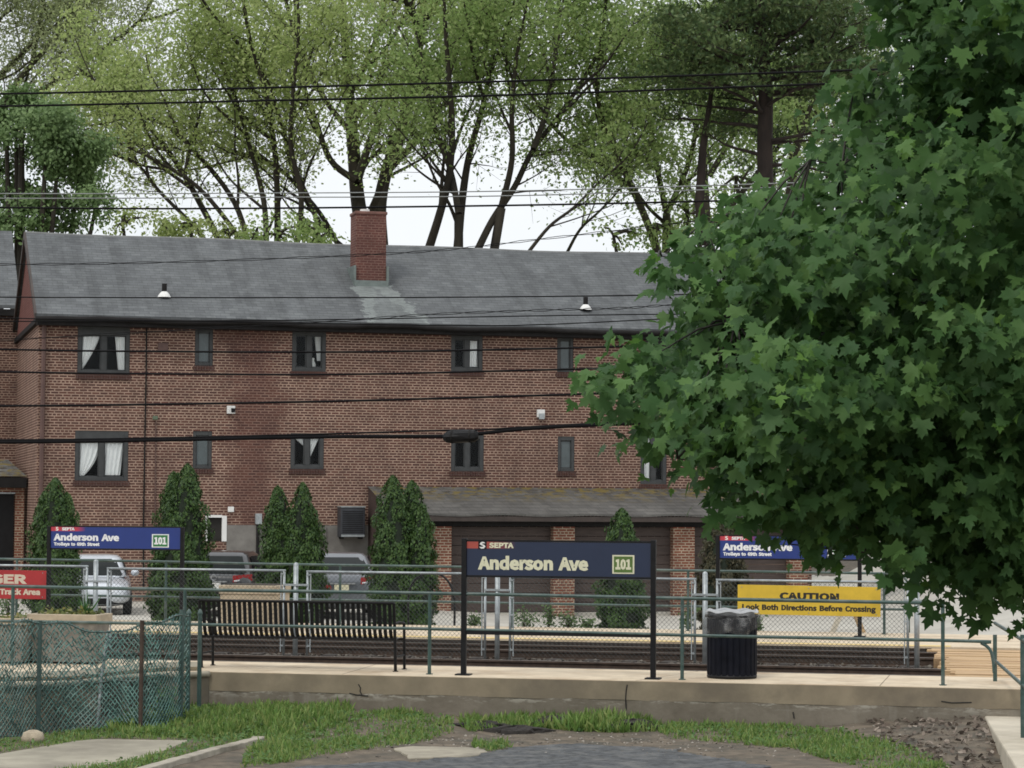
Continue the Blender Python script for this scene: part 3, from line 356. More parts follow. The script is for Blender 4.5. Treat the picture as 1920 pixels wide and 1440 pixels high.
# raised edges of concrete beside the grass
def slab(name, outline, mat, h, wob=0, res=.2):
    P = [gp(*q) for q in outline]; q = []
    for i, a in enumerate(P):
        b = P[(i + 1) % len(P)]; n = max(1, int((b - a).length / res))
        for k in range(n): c = a.lerp(b, k / n); q.append((c.x + random.uniform(-wob, wob), c.y + random.uniform(-wob, wob)))
    z = max(float(zg(*c)) for c in q) + h; mb = MB(); mb.prism(q, 'z', z - .25, z); return mb.build(name, mat, bevel=.012)
def strip3(pts, wdt, h, mat, name, lift=0, jit=0):
    mb = MB(); P = spline(pts, 8)
    for i, p in enumerate(P):
        t = (P[min(i + 1, len(P) - 1)] - P[max(i - 1, 0)]).normalized(); s = Vector((-t.y, t.x, 0)) * wdt / 2; k = random.uniform(-jit, jit)
        mb.v += [tuple(p - s + Vector((0, 0, -.15))), tuple(p - s * .9 + Vector((0, 0, h + k))), tuple(p + s * .9 + Vector((0, 0, h + k * .5))), tuple(p + s + Vector((0, 0, -.15)))]
    for i in range(len(P) - 1):
        for j in range(3): mb.f.append((4 * i + j, 4 * i + j + 1, 4 * i + 5 + j, 4 * i + 4 + j))
    n = len(P); mb.f += [(0, 1, 2, 3), (4 * n - 1, 4 * n - 2, 4 * n - 3, 4 * n - 4)]
    return mb.build(name, mat, bevel=.01)
kind(slab('sidewalk', [(-60, 1424), (140, 1391), (180, 1387), (357, 1390), (262, 1424), (85, 1460), (-60, 1470)], m_slab, -.01, .012))
m_kerb = M('kerb_stone', (.33, .30, .245), .95, .25, 4, bmp=.5, dirt=(.2, .18, .14))
kind(strip3([gp(225, 1462), gp(330, 1432), gp(415, 1409), gp(484, 1392)], .16, .06, m_kerb, 'kerb', jit=.008))
kind(slab('concrete_patch', [(733, 1405), (775, 1401), (820, 1403), (880, 1403), (905, 1408), (914, 1412), (885, 1421), (765, 1424), (755, 1412)], M('patch_concrete', (.30, .27, .21), .95, .2, 4, bmp=.5, dirt=(.20, .18, .14)), .012, .035, .13))

TL = -42, 26                                                       # the stop runs from left to right along T.x
def tq(mb, x0, x1, y0, y1, z0, z1): return mb.box(x0, x1, y0, y1, z0, z1)
def tbuild(mb, name, mat, **k): o = mb.build(name, mat, **k); o.location = T.loc; o.rotation_euler = (0, 0, T.rz); return o
XA = T.onz(378, 1262, 0)[0]; XE = 14.0
YB, YF, YG = -.36, 1.7, 8.7                                        # back of near platform, its track edge, edge of far platform
# near platform: straight length, then a bulge at its left end
out = [(XA, YF), (XE, YF), (XE, YB), (XA, YB)]
bul = [T.onz(x, y, 0) for x, y in ((352, 1261), (300, 1262), (235, 1266), (170, 1273), (110, 1279), (0, 1281), (-120, 1281))]
poly = [(XE, YB), (XE, YF), (-30, YF), (-30, bul[-1][1])] + bul[::-1] + [(XA, YB)]
mb = MB(); mb.prism([(x, y) for x, y in poly], 'z', -.03, 0); p_ = kind(tbuild(mb, 'platform', m_conc))
mb = MB(); mb.prism([(x, y) for x, y in poly], 'z', -1.0, -.034); kind(tbuild(mb, 'platform_base', m_rust))
tw = thing('retaining_wall', 'stained concrete retaining wall carrying the near platform above the grass', 'wall', T.loc, T.rz)
mb = MB(); n_ = 70
def wl(x): return .006 * math.sin(x * 3.1) + .004 * math.sin(x * 7.7)
mb.grid(n_, 1, lambda u, v: (XA + (XE - XA) * u, YB - .016, -.02 + v * -.235 + (wl(XA + (XE - XA) * u) if v else 0)))
mb.grid(n_, 1, lambda u, v: (XA + (XE - XA) * u, YB - .016 + v * .006, -.255 + wl(XA + (XE - XA) * u)))
mb.box(XA, XE, YB - .015, YB + .0, -.245, -.008)
mb.build('capping', M('cap_concrete', (.235, .195, .135), .95, .22, 2.2, bmp=.3, dirt=(.155, .13, .095)), tw)
def wallmat():
    m, n, N, L, b = newmat('wall_face'); v = objvec(N, L); s = N.new('ShaderNodeSeparateXYZ'); L.new(v, s.inputs[0])
    f = rng(N, L, noise(N, L, v, 1.7, 8, .65), .3, .7); c = mixc(N, L, f, (.125, .108, .084), (.215, .19, .152))
    lime = op(N, L, 'MULTIPLY', rng(N, L, noise(N, L, objvec(N, L, (2, 2, 7)), 1.6, 8, .7), .52, .6), rng(N, L, s.outputs[2], -.36, -.27))
    c = mixc(N, L, lime, c, (.34, .32, .27))
    run = op(N, L, 'MULTIPLY', rng(N, L, noise(N, L, objvec(N, L, (3.2, 3.2, .5)), 1.5, 5), .58, .68), .4); c = mixc(N, L, run, c, (.27, .25, .21))
    L.new(c, b.inputs['Base Color']); b.inputs['Roughness'].default_value = .95; b.inputs['Specular IOR Level'].default_value = .2; bump(N, L, b, noise(N, L, v, 9, 8), .5, .02); return m
mb = MB(); mb.grid(n_, 2, lambda u, v: (XA + (XE - XA) * u, YB - .012 + .006 * math.sin(u * 90), -.25 - v * .75)); mb.build('face', wallmat(), tw)
cr = MB()
for px, pts in ((680, [(672, 1283), (676, 1290), (675, 1296), (679, 1304)]), (668, [(655, 1300), (668, 1303), (690, 1305)]), (1174, [(1176, 1284), (1174, 1295), (1173, 1310), (1174, 1330)]), (1787, [(1765, 1315), (1785, 1318), (1822, 1317)]), (1480, [(1487, 1335), (1489, 1347)])):
    P = [T.on(x, y, YB - .02) for x, y in pts]; cr.tube([(x, YB - .016, z) for x, z in P], .009, 5)
cr.build('crack', m_void, tw)
jn = MB()
for k, (x, sk) in enumerate(((-6.2, .1), (-2.9, -.1), (T.onz(1174, 1284, 0)[0], .55), (4.3, .0), (7.5, .05))):
    jn.add([(x - .006, YB, .0015), (x + .006, YB, .0015), (x + sk + .006, YF, .0015), (x + sk - .006, YF, .0015)], [(0, 1, 2, 3)])
kind(tbuild(jn, 'platform_joints', M('joint_dirt', (.16, .12, .08), .95)))
# wall under the bulge, behind the netting
tw2 = thing('retaining_wall', 'curved concrete wall with a pale edge behind the green netting', 'wall', T.loc, T.rz)
mb = MB(); P = spline([(x, y, 0) for x, y in [(XA, YB)] + bul], 6)
mb.grid(len(P) - 1, 1, lambda u, v: (P[round(u * (len(P) - 1))].x, P[round(u * (len(P) - 1))].y - .02, -.06 - v * .95)); mb.build('face', m_wall, tw2, smooth=True)
mb = MB(); mb.tube([(p.x, p.y - .03, -.03) for p in P], .045, 6); mb.build('edge', m_slab, tw2, smooth=True)
mb = MB(); mb.tube([(p.x, p.y + .42, .05) for p in P[6:]], .07, 4); mb.build('inner_kerb', m_slab, tw2)
# track
mb = MB(); mb.box(TL[0], TL[1], YF, YG, -.5, -.20); kind(tbuild(mb, 'track_bed', m_ball))
# loose ballast stones over the bed
n = 9000; st = np.stack([RNG.uniform(-9, 9, n), RNG.uniform(YF + .05, YG - .1, n), np.full(n, -.185) + RNG.uniform(-.01, .015, n)], 1)
STN = ([(-.5, -.4, 0), (.5, -.45, .1), (.4, .5, 0), (-.4, .4, .1), (0, 0, .5)], [(0, 1, 4), (1, 2, 4), (2, 3, 4), (3, 0, 4)])
so_ = leaves('ballast_stones', st, RNG.uniform(.03, .065, n), *STN, leafmat('stone_mix', [(.05, .042, .036), (.10, .085, .07), (.16, .145, .12)], 0, .9), None, (0, 0, 0), nrm=np.array([[0, 0, 1.]] * n) + RNG.normal(size=(n, 3)) * .3)
so_.location = T.loc; so_.rotation_euler = (0, 0, T.rz); kind(so_, 'stuff')
TI = MB()
for i in range(60):
    for y0 in (3.2, 7.2): TI.box(-20 + i * .62, -20 + i * .62 + .22, y0 - 1.25, y0 + 1.25, -.21, -.165)
kind(tbuild(TI, 'track_ties', m_tie))
def rail(y, nm):
    mb = MB(); mb.prism([(y - .07, -.20), (y + .07, -.20), (y + .07, -.185), (y + .012, -.165), (y + .012, -.09), (y + .035, -.075), (y + .035, -.05), (y - .035, -.05), (y - .035, -.075), (y - .012, -.09), (y - .012, -.165), (y - .07, -.185)], 'x', TL[0], TL[1])
    o = tbuild(mb, 'rail', m_rust); tag(o, nm, 'rail', 'trolley rails'); h = MB(); h.box(TL[0], TL[1], y - .03, y + .03, -.052, -.046); h.build('rail_head', m_rail, o)
for y, nm in ((2.48, 'brown steel rail running closest beside the near platform edge'), (3.92, 'rusty steel rail just in front of the chain link fence posts'), (6.48, 'dark steel rail directly behind the chain link fence'), (7.92, 'dark steel rail running beside the far platform edge')): rail(y, nm)
XC = T.onz(1752, 1212, -.05)[0]; XC2 = T.onz(1800, 1262, -.05)[0]
mb = MB()
for i, (y0, y1) in enumerate(((1.76, 2.42), (2.56, 3.86), (4.0, 5.15), (5.25, 6.4), (6.55, 7.86), (8.0, 8.66))):
    k = int(round((y1 - y0) / .22)); xa = XC2 + (XC - XC2) * (y0 - 1.7) / 7
    for j in range(k):
        a = y0 + (y1 - y0) * j / k; mb.box(xa + random.uniform(-.08, .08) - .1 * j % .2, XE + 8, a + .008, y0 + (y1 - y0) * (j + 1) / k - .008, -.2, -.025 + random.uniform(-.008, .008))
mb.build('crossing_planks', m_plank, None, bevel=.006).name = 'level_crossing'
o = bpy.data.objects['level_crossing']; o.location = T.loc; o.rotation_euler = (0, 0, T.rz); kind(o)
# far platform
mb = MB(); mb.box(TL[0], XE + 8, YG, 12.75, -.03, 0); kind(tbuild(mb, 'far_platform', m_conc))
mb = MB(); mb.box(TL[0], XC - .1, YG + .02, 12.7, -.6, -.032); mb.box(TL[0], XC - .1, YG - .04, YG + .02, -.19, -.10); mb.box(TL[0], XC - .1, YG - .02, YG + .02, -.095, -.034); kind(tbuild(mb, 'far_platform_face', m_tie))
mb = MB(); mb.box(TL[0], XC + .3, YG + .02, YG + .35, .002, .006); kind(tbuild(mb, 'platform_edge_line', m_yel))
# parking lot and the road rising behind it
mb = MB(); X0, X1 = -34, 26
mb.grid(150, 60, lambda u, v: (lambda x, y: (x, y, float(zlot(x, y))))(*(lambda q: (q.x, q.y))(T.w(X0 + (X1 - X0) * u, 12.7 + 75 * v ** 1.6))))
kind(mb.build('parking_lot', m_lot, smooth=True))
# ramp at the right
pa, pb = pz(1835, 1325, -.35), pz(1912, 1452, -.37)
mb = MB(); d_ = (pb - pa).normalized(); e_ = pa + d_ * 12
mb.prism([(pa.x, pa.y), (e_.x, e_.y), (e_.x + 3.2, e_.y + .3), (T.w(XE, YB - .05).x, T.w(XE, YB - .05).y), (pa.x + .05, T.w(T.loc_of(pa).x, YB - .05).y)], 'z', -1.1, -.35)
kind(mb.build('ramp', m_ramp, bevel=.025))

# ================================================================ the brick house
def hon(px, py, off=0.): x, z = H.on(px, py, off); return x, z - 0.0
house = thing('brick_house', 'long two storey brick house with grey slate roof and one brick chimney', 'house', H.loc, H.rz)
xl, xr = hon(70, 800)[0], hon(1522, 800)[0]; DEP = 9.2
ze = (hon(69, 588, -.45)[1] + hon(1264, 617, -.45)[1]) / 2         # roof edge
zr = (hon(44, 432, DEP / 2)[1] + hon(1214, 477, DEP / 2)[1]) / 2   # ridge
zt = ze - .12
WIN = [('d', 146, 607, 243, 703), ('s', 366, 615, 399, 686), ('d', 548, 620, 611, 697), ('d', 846, 628, 905, 697), ('s', 1045, 630, 1075, 698), ('d', 1210, 634, 1262, 700), ('d', 1400, 640, 1450, 705),
       ('d', 141, 807, 240, 902), ('s', 362, 808, 397, 879), ('d', 545, 812, 607, 880), ('d', 846, 815, 907, 884), ('s', 1046, 818, 1077, 884), ('d', 1201, 812, 1250, 908), ('d', 1400, 818, 1450, 886)]
rects = []
for k, a, b, c, d in WIN:
    x0, z1 = hon(a, b); x1, z0 = hon(c, d); rects.append((k, x0, x1, min(z0, z1), max(z0, z1)))
b1 = hon(386, 1015) + hon(423, 967); b2 = hon(588, 1016) + hon(605, 985)
holes = [r[1:] for r in rects] + [(b1[0], b1[2], b1[1], b1[3]), (b2[0], b2[2], b2[1], b2[3])]
def wall_with_holes(mb, x0, x1, z0, z1, holes, y, dep):
    xs = sorted({x0, x1} | {h for a in holes for h in a[:2]}); zs = sorted({z0, z1} | {h for a in holes for h in a[2:]})
    for i in range(len(xs) - 1):
        for j in range(len(zs) - 1):
            cx, cz = (xs[i] + xs[i + 1]) / 2, (zs[j] + zs[j + 1]) / 2
            if not any(a < cx < b and c < cz < d for a, b, c, d in holes): mb.quad((xs[i], y, zs[j]), (xs[i + 1], y, zs[j]), (xs[i + 1], y, zs[j + 1]), (xs[i], y, zs[j + 1]))
    for a, b, c, d in holes:
        mb.quad((a, y, c), (a, y + dep, c), (a, y + dep, d), (a, y, d)); mb.quad((b, y + dep, c), (b, y, c), (b, y, d), (b, y + dep, d))
        mb.quad((a, y, c), (b, y, c), (b, y + dep, c), (a, y + dep, c)); mb.quad((a, y + dep, d), (b, y + dep, d), (b, y, d), (a, y, d))
sx0, sx1 = hon(440, 800)[0], hon(512, 800)[0]
m_front = brickmat('front_brick', (.130, .058, .045), (.068, .034, .030), (.40, .28, .215), stain=(sx0, sx1), mortar=.016)
zf = hon(560, 986)[1]
mb = MB(); wall_with_holes(mb, xl, xr, 0, zt, holes, 0, .14); mb.quad((xr, 0, 0), (xr, DEP, 0), (xr, DEP, zt), (xr, 0, zt)); mb.quad((xr, DEP, 0), (xl, DEP, 0), (xl, DEP, zt), (xr, DEP, zt))
mb.build('wall', m_front, house)
mb = MB(); mb.quad((xl, DEP, 0), (xl, 0, 0), (xl, 0, zt), (xl, DEP, zt)); mb.build('side_wall', m_brick, house)
mb = MB(); mb.add([(xl - .02, -.05, zt), (xl - .02, DEP + .05, zt), (xl - .02, DEP / 2, zr - .08)], [(0, 2, 1)]); mb.build('gable', m_brick4, house)
mb = MB(); mb.add([(xr + .02, 0, zt), (xr + .02, DEP, zt), (xr + .02, DEP / 2, zr - .08)], [(0, 1, 2)]); mb.build('gable', m_brick4, house)
mb = MB(); mb.box(xl - .10, xl + .02, -.05, DEP, zt - .12, zt + .02); mb.build('gable_trim', m_dark, house)
# roof, sagging a little along the ridge
ov = .45; gx0, gx1 = xl - .12, xr + .25; th = .10
zdrop = (zr - ze) / (DEP / 2 + ov)
cx0, cx1 = hon(657, 520, 1.6)[0], hon(726, 520, 1.6)[0]
def rs(x): return -.05 * math.sin((x - xl) / (xr - xl) * math.pi) - .02 * math.sin((x - xl) * .9)
def slope(mb, y0, y1, z0, z1, dz):
    mb.grid(60, 10, lambda u, v: (gx0 + (gx1 - gx0) * u, y0 + (y1 - y0) * v, z0 + (z1 - z0) * v + dz + rs(gx0 + (gx1 - gx0) * u) * (.3 + .7 * v)))
chb = hon(690, 523, 1.6)
YC = 1.95; ZC = ze + zdrop * (YC + ov)
cx0, cx1 = hon(657, 470, YC + .8)[0], hon(724, 470, YC)[0]; zct = hon(690, 398, YC)[1]
m_roof = roofmat('roof_slate', (.118, .126, .130), stain=(cx0 - .05, cx1 + .15, ZC - .05, ze))
mb = MB(); slope(mb, -ov, DEP / 2, ze, zr, 0); slope(mb, DEP + ov, DEP / 2, ze, zr, 0)
mb.grid(60, 1, lambda u, v: (gx0 + (gx1 - gx0) * u, -ov, ze - th * v + rs(gx0 + (gx1 - gx0) * u) * .3))
for y0 in (-ov, DEP + ov): mb.quad((gx0, y0, ze - th), (gx1, y0, ze - th), (gx1, DEP / 2, zr - th - .05), (gx0, DEP / 2, zr - th - .05))
rf = mb.build('roof', m_roof, house)
for gx, s in ((gx0, -1), (gx1, 1)):
    for y0 in (-ov, DEP + ov): mb = MB(); mb.prism([(y0, ze - .17), (y0, ze + .004), (DEP / 2, zr + .004), (DEP / 2, zr - .2)], 'x', gx - .03, gx + .03); mb.build('rake_board', m_brown, rf)
mb = MB(); mb.tube([(gx0 + (gx1 - gx0) * i / 40, DEP / 2, zr - .03 + rs(gx0 + (gx1 - gx0) * i / 40)) for i in range(41)], .055, 6); mb.build('ridge_cap', M('ridge', (.2, .205, .205), .8, .2, 4), rf)
mb = MB()
P = [(gx0 + (gx1 - gx0) * i / 40, -ov - .05, ze - .13 + .015 * math.sin(i * .8)) for i in range(41)]
P = [(x, y + .012 * math.sin(x * 2.3), z + .018 * math.sin(x * 1.7) + .01 * math.sin(x * 5.1)) for x, y, z in P]; mb.tube(P, .075, 8); mb.build('gutter', m_dark, rf, smooth=True)
mb = MB(); mb.box(gx0 + .05, gx1 - .05, -ov + .02, -.002, ze - .30, ze - .16); mb.build('eave_board', m_dark, rf)
def vent(px, py):
    y = 1.0
    for _ in range(20): x, z = hon(px, py, y); y += ((z - ze) / zdrop - ov - y) * .4
    mb = MB(); mb.tube([(x, y, z - .05), (x, y, z + .36)], .07, 10); o = mb.build('vent_pipe', m_dark, rf)
    mb = MB(); mb.lathe([(.19, -.02), (.15, .06), (.075, .14)], 12, (x, y, z)); mb.build('vent_flashing', m_white, rf)
vent(308, 556); vent(1098, 580)
ch = MB(); ch.box(cx0, cx1, YC, YC + .8, ZC - 1.2, zct - .06); cho = ch.build('chimney', m_brick3, house)
mb = MB(); mb.box(cx0 - .03, cx1 + .03, YC - .03, YC + .83, zct - .06, zct + .03); mb.build('chimney_cap', M('chimney_cap', (.16, .08, .065), .9, .25, 5), cho, bevel=.02)
mb = MB(); mb.tube([(cx0 + .33, YC + .35, zct), (cx0 + .33, YC + .35, zct + .12)], .14, 10); mb.tube([(cx1 - .3, YC + .4, zct), (cx1 - .3, YC + .4, zct + .06)], .13, 10); mb.build('flue', m_white, cho)
mb = MB(); mb.box(cx0 - .05, cx1 + .05, YC - .12, YC - .002, ZC - .14, ZC + .07); mb.box(cx0 - .07, cx0 - .002, YC - .1, YC + 1, ZC - .1, ZC + .5); mb.box(cx1 + .002, cx1 + .07, YC - .1, YC + 1, ZC - .1, ZC + .5); mb.build('flashing', M('flashing', (.16, .19, .18), .5, .2, 6, .3), cho)
mb = MB(); mb.box(xl + .02, xr - .02, 1.5, 1.6, 0, zt + .6); mb.box(xl + .02, xr - .02, .16, 1.5, zt - .03, zt - .01); mb.box(xl + .02, xr - .02, .16, 1.5, zt - 2.2, zt - 2.0); mb.build('room', m_void, house)  # near-black panels added behind the windows to stand for unlit rooms
# windows
def glassmat():
    m, n, N, L, b = newmat('window_glass'); t = N.new('ShaderNodeBsdfTransparent'); t.inputs[0].default_value = (.95, .97, .97, 1)
    g = N.new('ShaderNodeBsdfGlossy'); g.inputs['Roughness'].default_value = .22; g.inputs[0].default_value = (.8, .85, .88, 1)
    fr = N.new('ShaderNodeFresnel'); fr.inputs[0].default_value = 1.5; x = N.new('ShaderNodeMixShader'); L.new(op(N, L, 'MULTIPLY', fr.outputs[0], .45), x.inputs[0]); L.new(t.outputs[0], x.inputs[1]); L.new(g.outputs[0], x.inputs[2])
    L.new(x.outputs[0], N['Material Output'].inputs[0]); return m
m_glass = glassmat(); m_glassd = M('frosted_glass', (.085, .105, .11), .25, .2, 3)
m_sill = brickmat('sill_brick', (.10, .05, .04), (.07, .035, .03), (.12, .08, .07))
def curtain(w_, x_top, x_bot, z1, z0, y, name='curtain', waist=None):
    mb = MB(); (a0, a1), (c0, c1) = x_top, x_bot
    def fn(u, v):
        k = v if waist is None else v ** waist
        l = a0 + (c0 - a0) * k; r = a1 + (c1 - a1) * k; return (l + (r - l) * u, y + .025 * math.sin(u * 26 + v * 2), z1 + (z0 - z1) * v)
    mb.grid(36, 10, fn); mb.build(name, m_curt, w_, smooth=True)
for i, (k, x0, x1, z0, z1) in enumerate(rects):
    W_, h_ = x1 - x0, z1 - z0; fr = .11 if k == 'd' else .09; mb = MB(); y0, y1 = .015, .13
    tp = .30 if i in (0, 7) else .12
    mb.box(x0, x0 + fr, y0, y1, z0, z1); mb.box(x1 - fr, x1, y0, y1, z0, z1); mb.box(x0 + fr, x1 - fr, y0, y1, z0, z0 + fr); mb.box(x0 + fr, x1 - fr, y0, y1, z1 - tp, z1)
    xm = (x0 + x1) / 2
    if k == 'd': mb.box(xm - .07, xm + .07, y0 + .01, y1, z0 + fr, z1 - tp)
    f_ = mb.build('window', m_frame, house, bevel=.008)
    mb = MB(); gx = [(x0 + fr, xm - .07), (xm + .07, x1 - fr)] if k == 'd' else [(x0 + fr, x1 - fr)]
    for a, b in gx: mb.quad((a, .07, z0 + fr), (b, .07, z0 + fr), (b, .07, z1 - tp), (a, .07, z1 - tp))
    mb.build('pane', m_glass if k == 'd' else m_glassd, f_)
    mb = MB()
    for a, b in gx:
        s_ = .03; mb.box(a, a + s_, .055, .095, z0 + fr, z1 - tp); mb.box(b - s_, b, .055, .095, z0 + fr, z1 - tp); mb.box(a, b, .055, .095, z0 + fr, z0 + fr + s_); mb.box(a, b, .055, .095, z1 - tp - s_, z1 - tp)
    mb.build('sash', m_frame, f_)
    mb = MB(); mb.box(x0 - .04, x1 + .04, -.03, .0, z0 - .15, z0 - .002)
    for q in range(int(W_ / .075)): mb.box(x0 - .03 + q * .075, x0 + .025 + q * .075, -.045, -.03, z0 - .14, z0 - .01)
    mb.build('sill', m_sill, f_)
    gz0, gz1, gl, gr = z0 + fr, z1 - tp, x0 + fr, x1 - fr; gw = gr - gl
    if i == 0: curtain(f_, (gl, gl + .42 * gw), (gl, gl + .02 * gw), gz1, gz0, .115, waist=1.3); curtain(f_, (gl + .76 * gw, gr), (gl + .84 * gw, gr), gz1, gz0, .115)
    if i == 7: curtain(f_, (gl, gl + .47 * gw), (gl, gl + .10 * gw), gz1, gz0, .115, waist=2.2); curtain(f_, (gl + .58 * gw, gr), (gl + .56 * gw, gr - .08 * gw), gz1, gz0 + .05, .115)
    if i == 3: curtain(f_, (gl + .62 * gw, gr - .02), (gl + .62 * gw, gr - .02), gz1, gz0 + .03, .115)
    if i == 9: curtain(f_, (gl, gl + .42 * gw), (gl + .36 * gw, gl + .44 * gw), gz1, gz0 + .55 * h_, .115); curtain(f_, (gl + .6 * gw, gr), (gl + .55 * gw, gl + .66 * gw), gz1, gz0 + .25 * h_, .115)
    if i == 2: curtain(f_, (gl + .75 * gw, gr), (gl + .85 * gw, gr), gz1, gz0 + .2, .18); mb = MB(); mb.lathe([(.0, 0), (.09, 0), (.1, .1), (.05, .2), (.06, .28)], 12, (gl + .68 * gw, .2, gz0)); mb.build('vase', m_white, f_)
    if i == 12: curtain(f_, (gl, gl + .5 * gw), (gl, gl + .5 * gw), gz1, gz0, .115)
for (x0, z0, x1, z1), wh in ((b1, True), (b2, False)):
    mb = MB(); t = .10 if wh else .05; mb.box(x1 - t, x1 + .03, -.04, .1, z0, z1); mb.box(x0 - .03, x1 - t, -.04, .1, z1 - (.05 if wh else .04), z1 + .02); mb.box(x0 - .03, x0 + .04, -.04, .1, z0, z1 - .05)
    if not wh: mb.box(x0 + .04, x1 - t, -.03, .09, z0, z0 + .22)
    f_ = mb.build('window', m_white if wh else m_frame, house); mb = MB(); mb.quad((x0, .06, z0), (x1 - t, .06, z0), (x1 - t, .06, z1 - .04), (x0, .06, z1 - .04)); mb.build('pane', m_void if wh else m_glassd, f_)
# foundation and the small fittings of the front
mb = MB(); wall_with_holes(mb, b1[2] + .03, hon(690, 1000)[0] + .4, 0, zf, [(b2[0] - .03, b2[2] + .03, b2[1], b2[3])], -.02, .02)
mb.quad((b1[2] + .03, -.02, zf), (hon(690, 1000)[0] + .4, -.02, zf), (hon(690, 1000)[0] + .4, 0, zf), (b1[2] + .03, 0, zf))
q0, q1 = hon(606, 0)[0], hon(621, 0)[0]; mb.box(q0, q1, -.05, -.02, 0, zf - .02); mb.build('foundation', m_found, house)
def fit(name, a, b, c, d, dep, mat, bev=.01, y=-.003, lab=None):
    x0, z1 = hon(a, b); x1, z0 = hon(c, d); mb = MB(); mb.box(x0, x1, y - dep, y, z0, z1); o = mb.build(name, mat, house, bevel=bev)
    if lab: o['label'] = lab
    return o, (x0, x1, z0, z1)
fit('wall_vent', 296, 643, 315, 658, .06, m_pipe)
o, r_ = fit('security_camera', 425, 761, 440, 776, .10, m_white)
mb = MB(); cxx, czz = (r_[0] + r_[1]) / 2 + .04, (r_[2] + r_[3]) / 2 - .02; mb.lathe([(0, 0), (.05, 0), (.06, .12)], 10, (cxx, -.2, czz - .06)); mb.build('lens', m_black, o)
o, r_ = fit('security_light', 1006, 768, 1020, 783, .10, m_white); mb = MB(); mb.box(r_[0] + .04, r_[1] - .03, -.16, -.1, r_[2] - .05, (r_[2] + r_[3]) / 2); mb.build('shade', m_galv, o)
fit('white_box', 427, 950, 438, 960, .08, m_white)
o, r_ = fit('meter_box', 478, 963, 490, 983, .12, m_galv); mb = MB(); mb.tube([(r_[0] + .08, -.06, r_[2]), (r_[0] + .08, -.06, 0)], .05, 8); mb.build('conduit', m_dark, o)
o, r_ = fit('porch_light', 286, 780, 295, 787, .1, M('verdigris', (.10, .14, .09), .6, .2, 8))
def pipe(name, pts, r, mat, off=-.06):
    P = []
    for px, py in pts: x, z = hon(px, py, off); P.append((x, off, z))
    mb = MB(); mb.tube(P, r, 6); return mb.build(name, mat, house)
pipe('drain_pipe', [(275, 606), (274, 700), (272, 800), (269, 986), (269, 1100)], .022, m_dark, -.03); pipe('cable_conduit', [(292, 790), (291, 900), (290, 1060)], .016, m_pipe, -.03)
pipe('downspout', [(83, 602), (79, 800), (75, 1000), (74, 1090)], .065, m_pipe, -.08)
# garage wing
YGA = -3.0; roy = -3.35
xg0 = hon(692, 915)[0]; xg1 = hon(1514, 1000, YGA)[0]
zgt = (hon(840, 912)[1] + hon(1240, 917)[1]) / 2; zgb = (hon(807, 963, roy)[1] + hon(1320, 966, roy)[1]) / 2
m_groof = roofmat('garage_roof', (.118, .114, .106), moss=(zgt - .45, zgt - .12))
mb = MB()
mb.grid(70, 8, lambda u, v: (xg0 - .05 + (xg1 + .15 - xg0) * u, -.003 + (roy + .003) * v, zgt + (zgb - zgt) * v + .02 * math.sin(u * 31) * v + (random.uniform(-.008, .008) if 0 < v < 1 else 0)))
mb.grid(70, 1, lambda u, v: (xg0 - .05 + (xg1 + .15 - xg0) * u, roy, zgb + .02 * math.sin(u * 31) - .05 * v))
gr_ = mb.build('garage_roof', m_groof, house)
mb = MB(); mb.box(xg0 - .03, xg1 + .08, roy + .02, roy + .10, zgb - .20, zgb - .055); mb.build('fascia', m_brown, gr_)
zl = hon(900, 987, YGA)[1]; zgd = -0.02
mb = MB(); mb.box(xg0, xg1, YGA + .02, YGA + .3, zl, zgb - .06); mb.build('garage_lintel', m_dark, house)
mb = MB(); mb.prism([(-.004, 0), (-.004, zgt - .02), (YGA, zgb + .02), (YGA, 0)], 'x', xg0 - .02, xg0 + .2); mb.build('garage_end_wall', M('end_boards', (.05, .03, .026), .8, .25, 5, stretch=(1, 1, 6)), house)
piers = [(760, 790), (808, 846), (1037, 1077), (1262, 1302), (1480, 1514)]; pe = []
for a, b in piers:
    x0, x1 = hon(a, 1050, YGA)[0], hon(b, 1050, YGA)[0]; pe.append((x0, x1)); mb = MB(); mb.box(x0, x1, YGA - .02, YGA + .36, 0, zl - .002); mb.build('garage_pier', m_brick2, house)
for (a, b), (c, d) in zip(pe[:-1], pe[1:]):
    mb = MB(); n = 9
    for q in range(n): mb.box(b + .002, c - .002, YGA + .25 + (.006 if q % 2 else 0), YGA + .32, .12 + q * (zl - .12) / n, .12 + (q + 1) * (zl - .12) / n - .014)
    gd = mb.build('garage_door', m_door, house); mb = MB(); mb.box(b, c, YGA + .2, YGA + .34, 0, .10); mb.build('threshold', m_lot, gd)
# air conditioner on the wall
x0, z1 = hon(632, 951); x1, z0 = hon(677, 1010)
ac = thing('air_conditioner', 'dark grey air conditioner box on the brick wall above the silver car', 'air conditioner', H.w((x0 + x1) / 2, 0, z0), H.rz)
w2 = (x1 - x0) / 2; hh = z1 - z0; mb = MB(); mb.box(-w2, w2, -.55, -.06, .05, hh); mb.build('casing', M('ac_paint', (.035, .038, .045), .5, .2, 5), ac, bevel=.02)
mb = MB(); mb.box(-w2 + .02, w2 - .02, -.57, -.55, .06, .12); mb.build('bottom_rail', m_galv, ac); mb = MB(); mb.box(-w2 - .01, w2 + .01, -.57, -.04, hh, hh + .03); mb.build('lid', m_galv, ac)
mb = MB()
for q in range(12): mb.box(-w2 + .05, w2 - .05, -.558, -.55, .18 + q * (hh - .25) / 12, .18 + q * (hh - .25) / 12 + .02)
mb.build('louvers', m_black, ac)
for a in (-w2 + .05, w2 - .1): mb = MB(); mb.box(a, a + .05, -.5, .0, -.0, .05); mb.build('bracket', m_dark, ac)

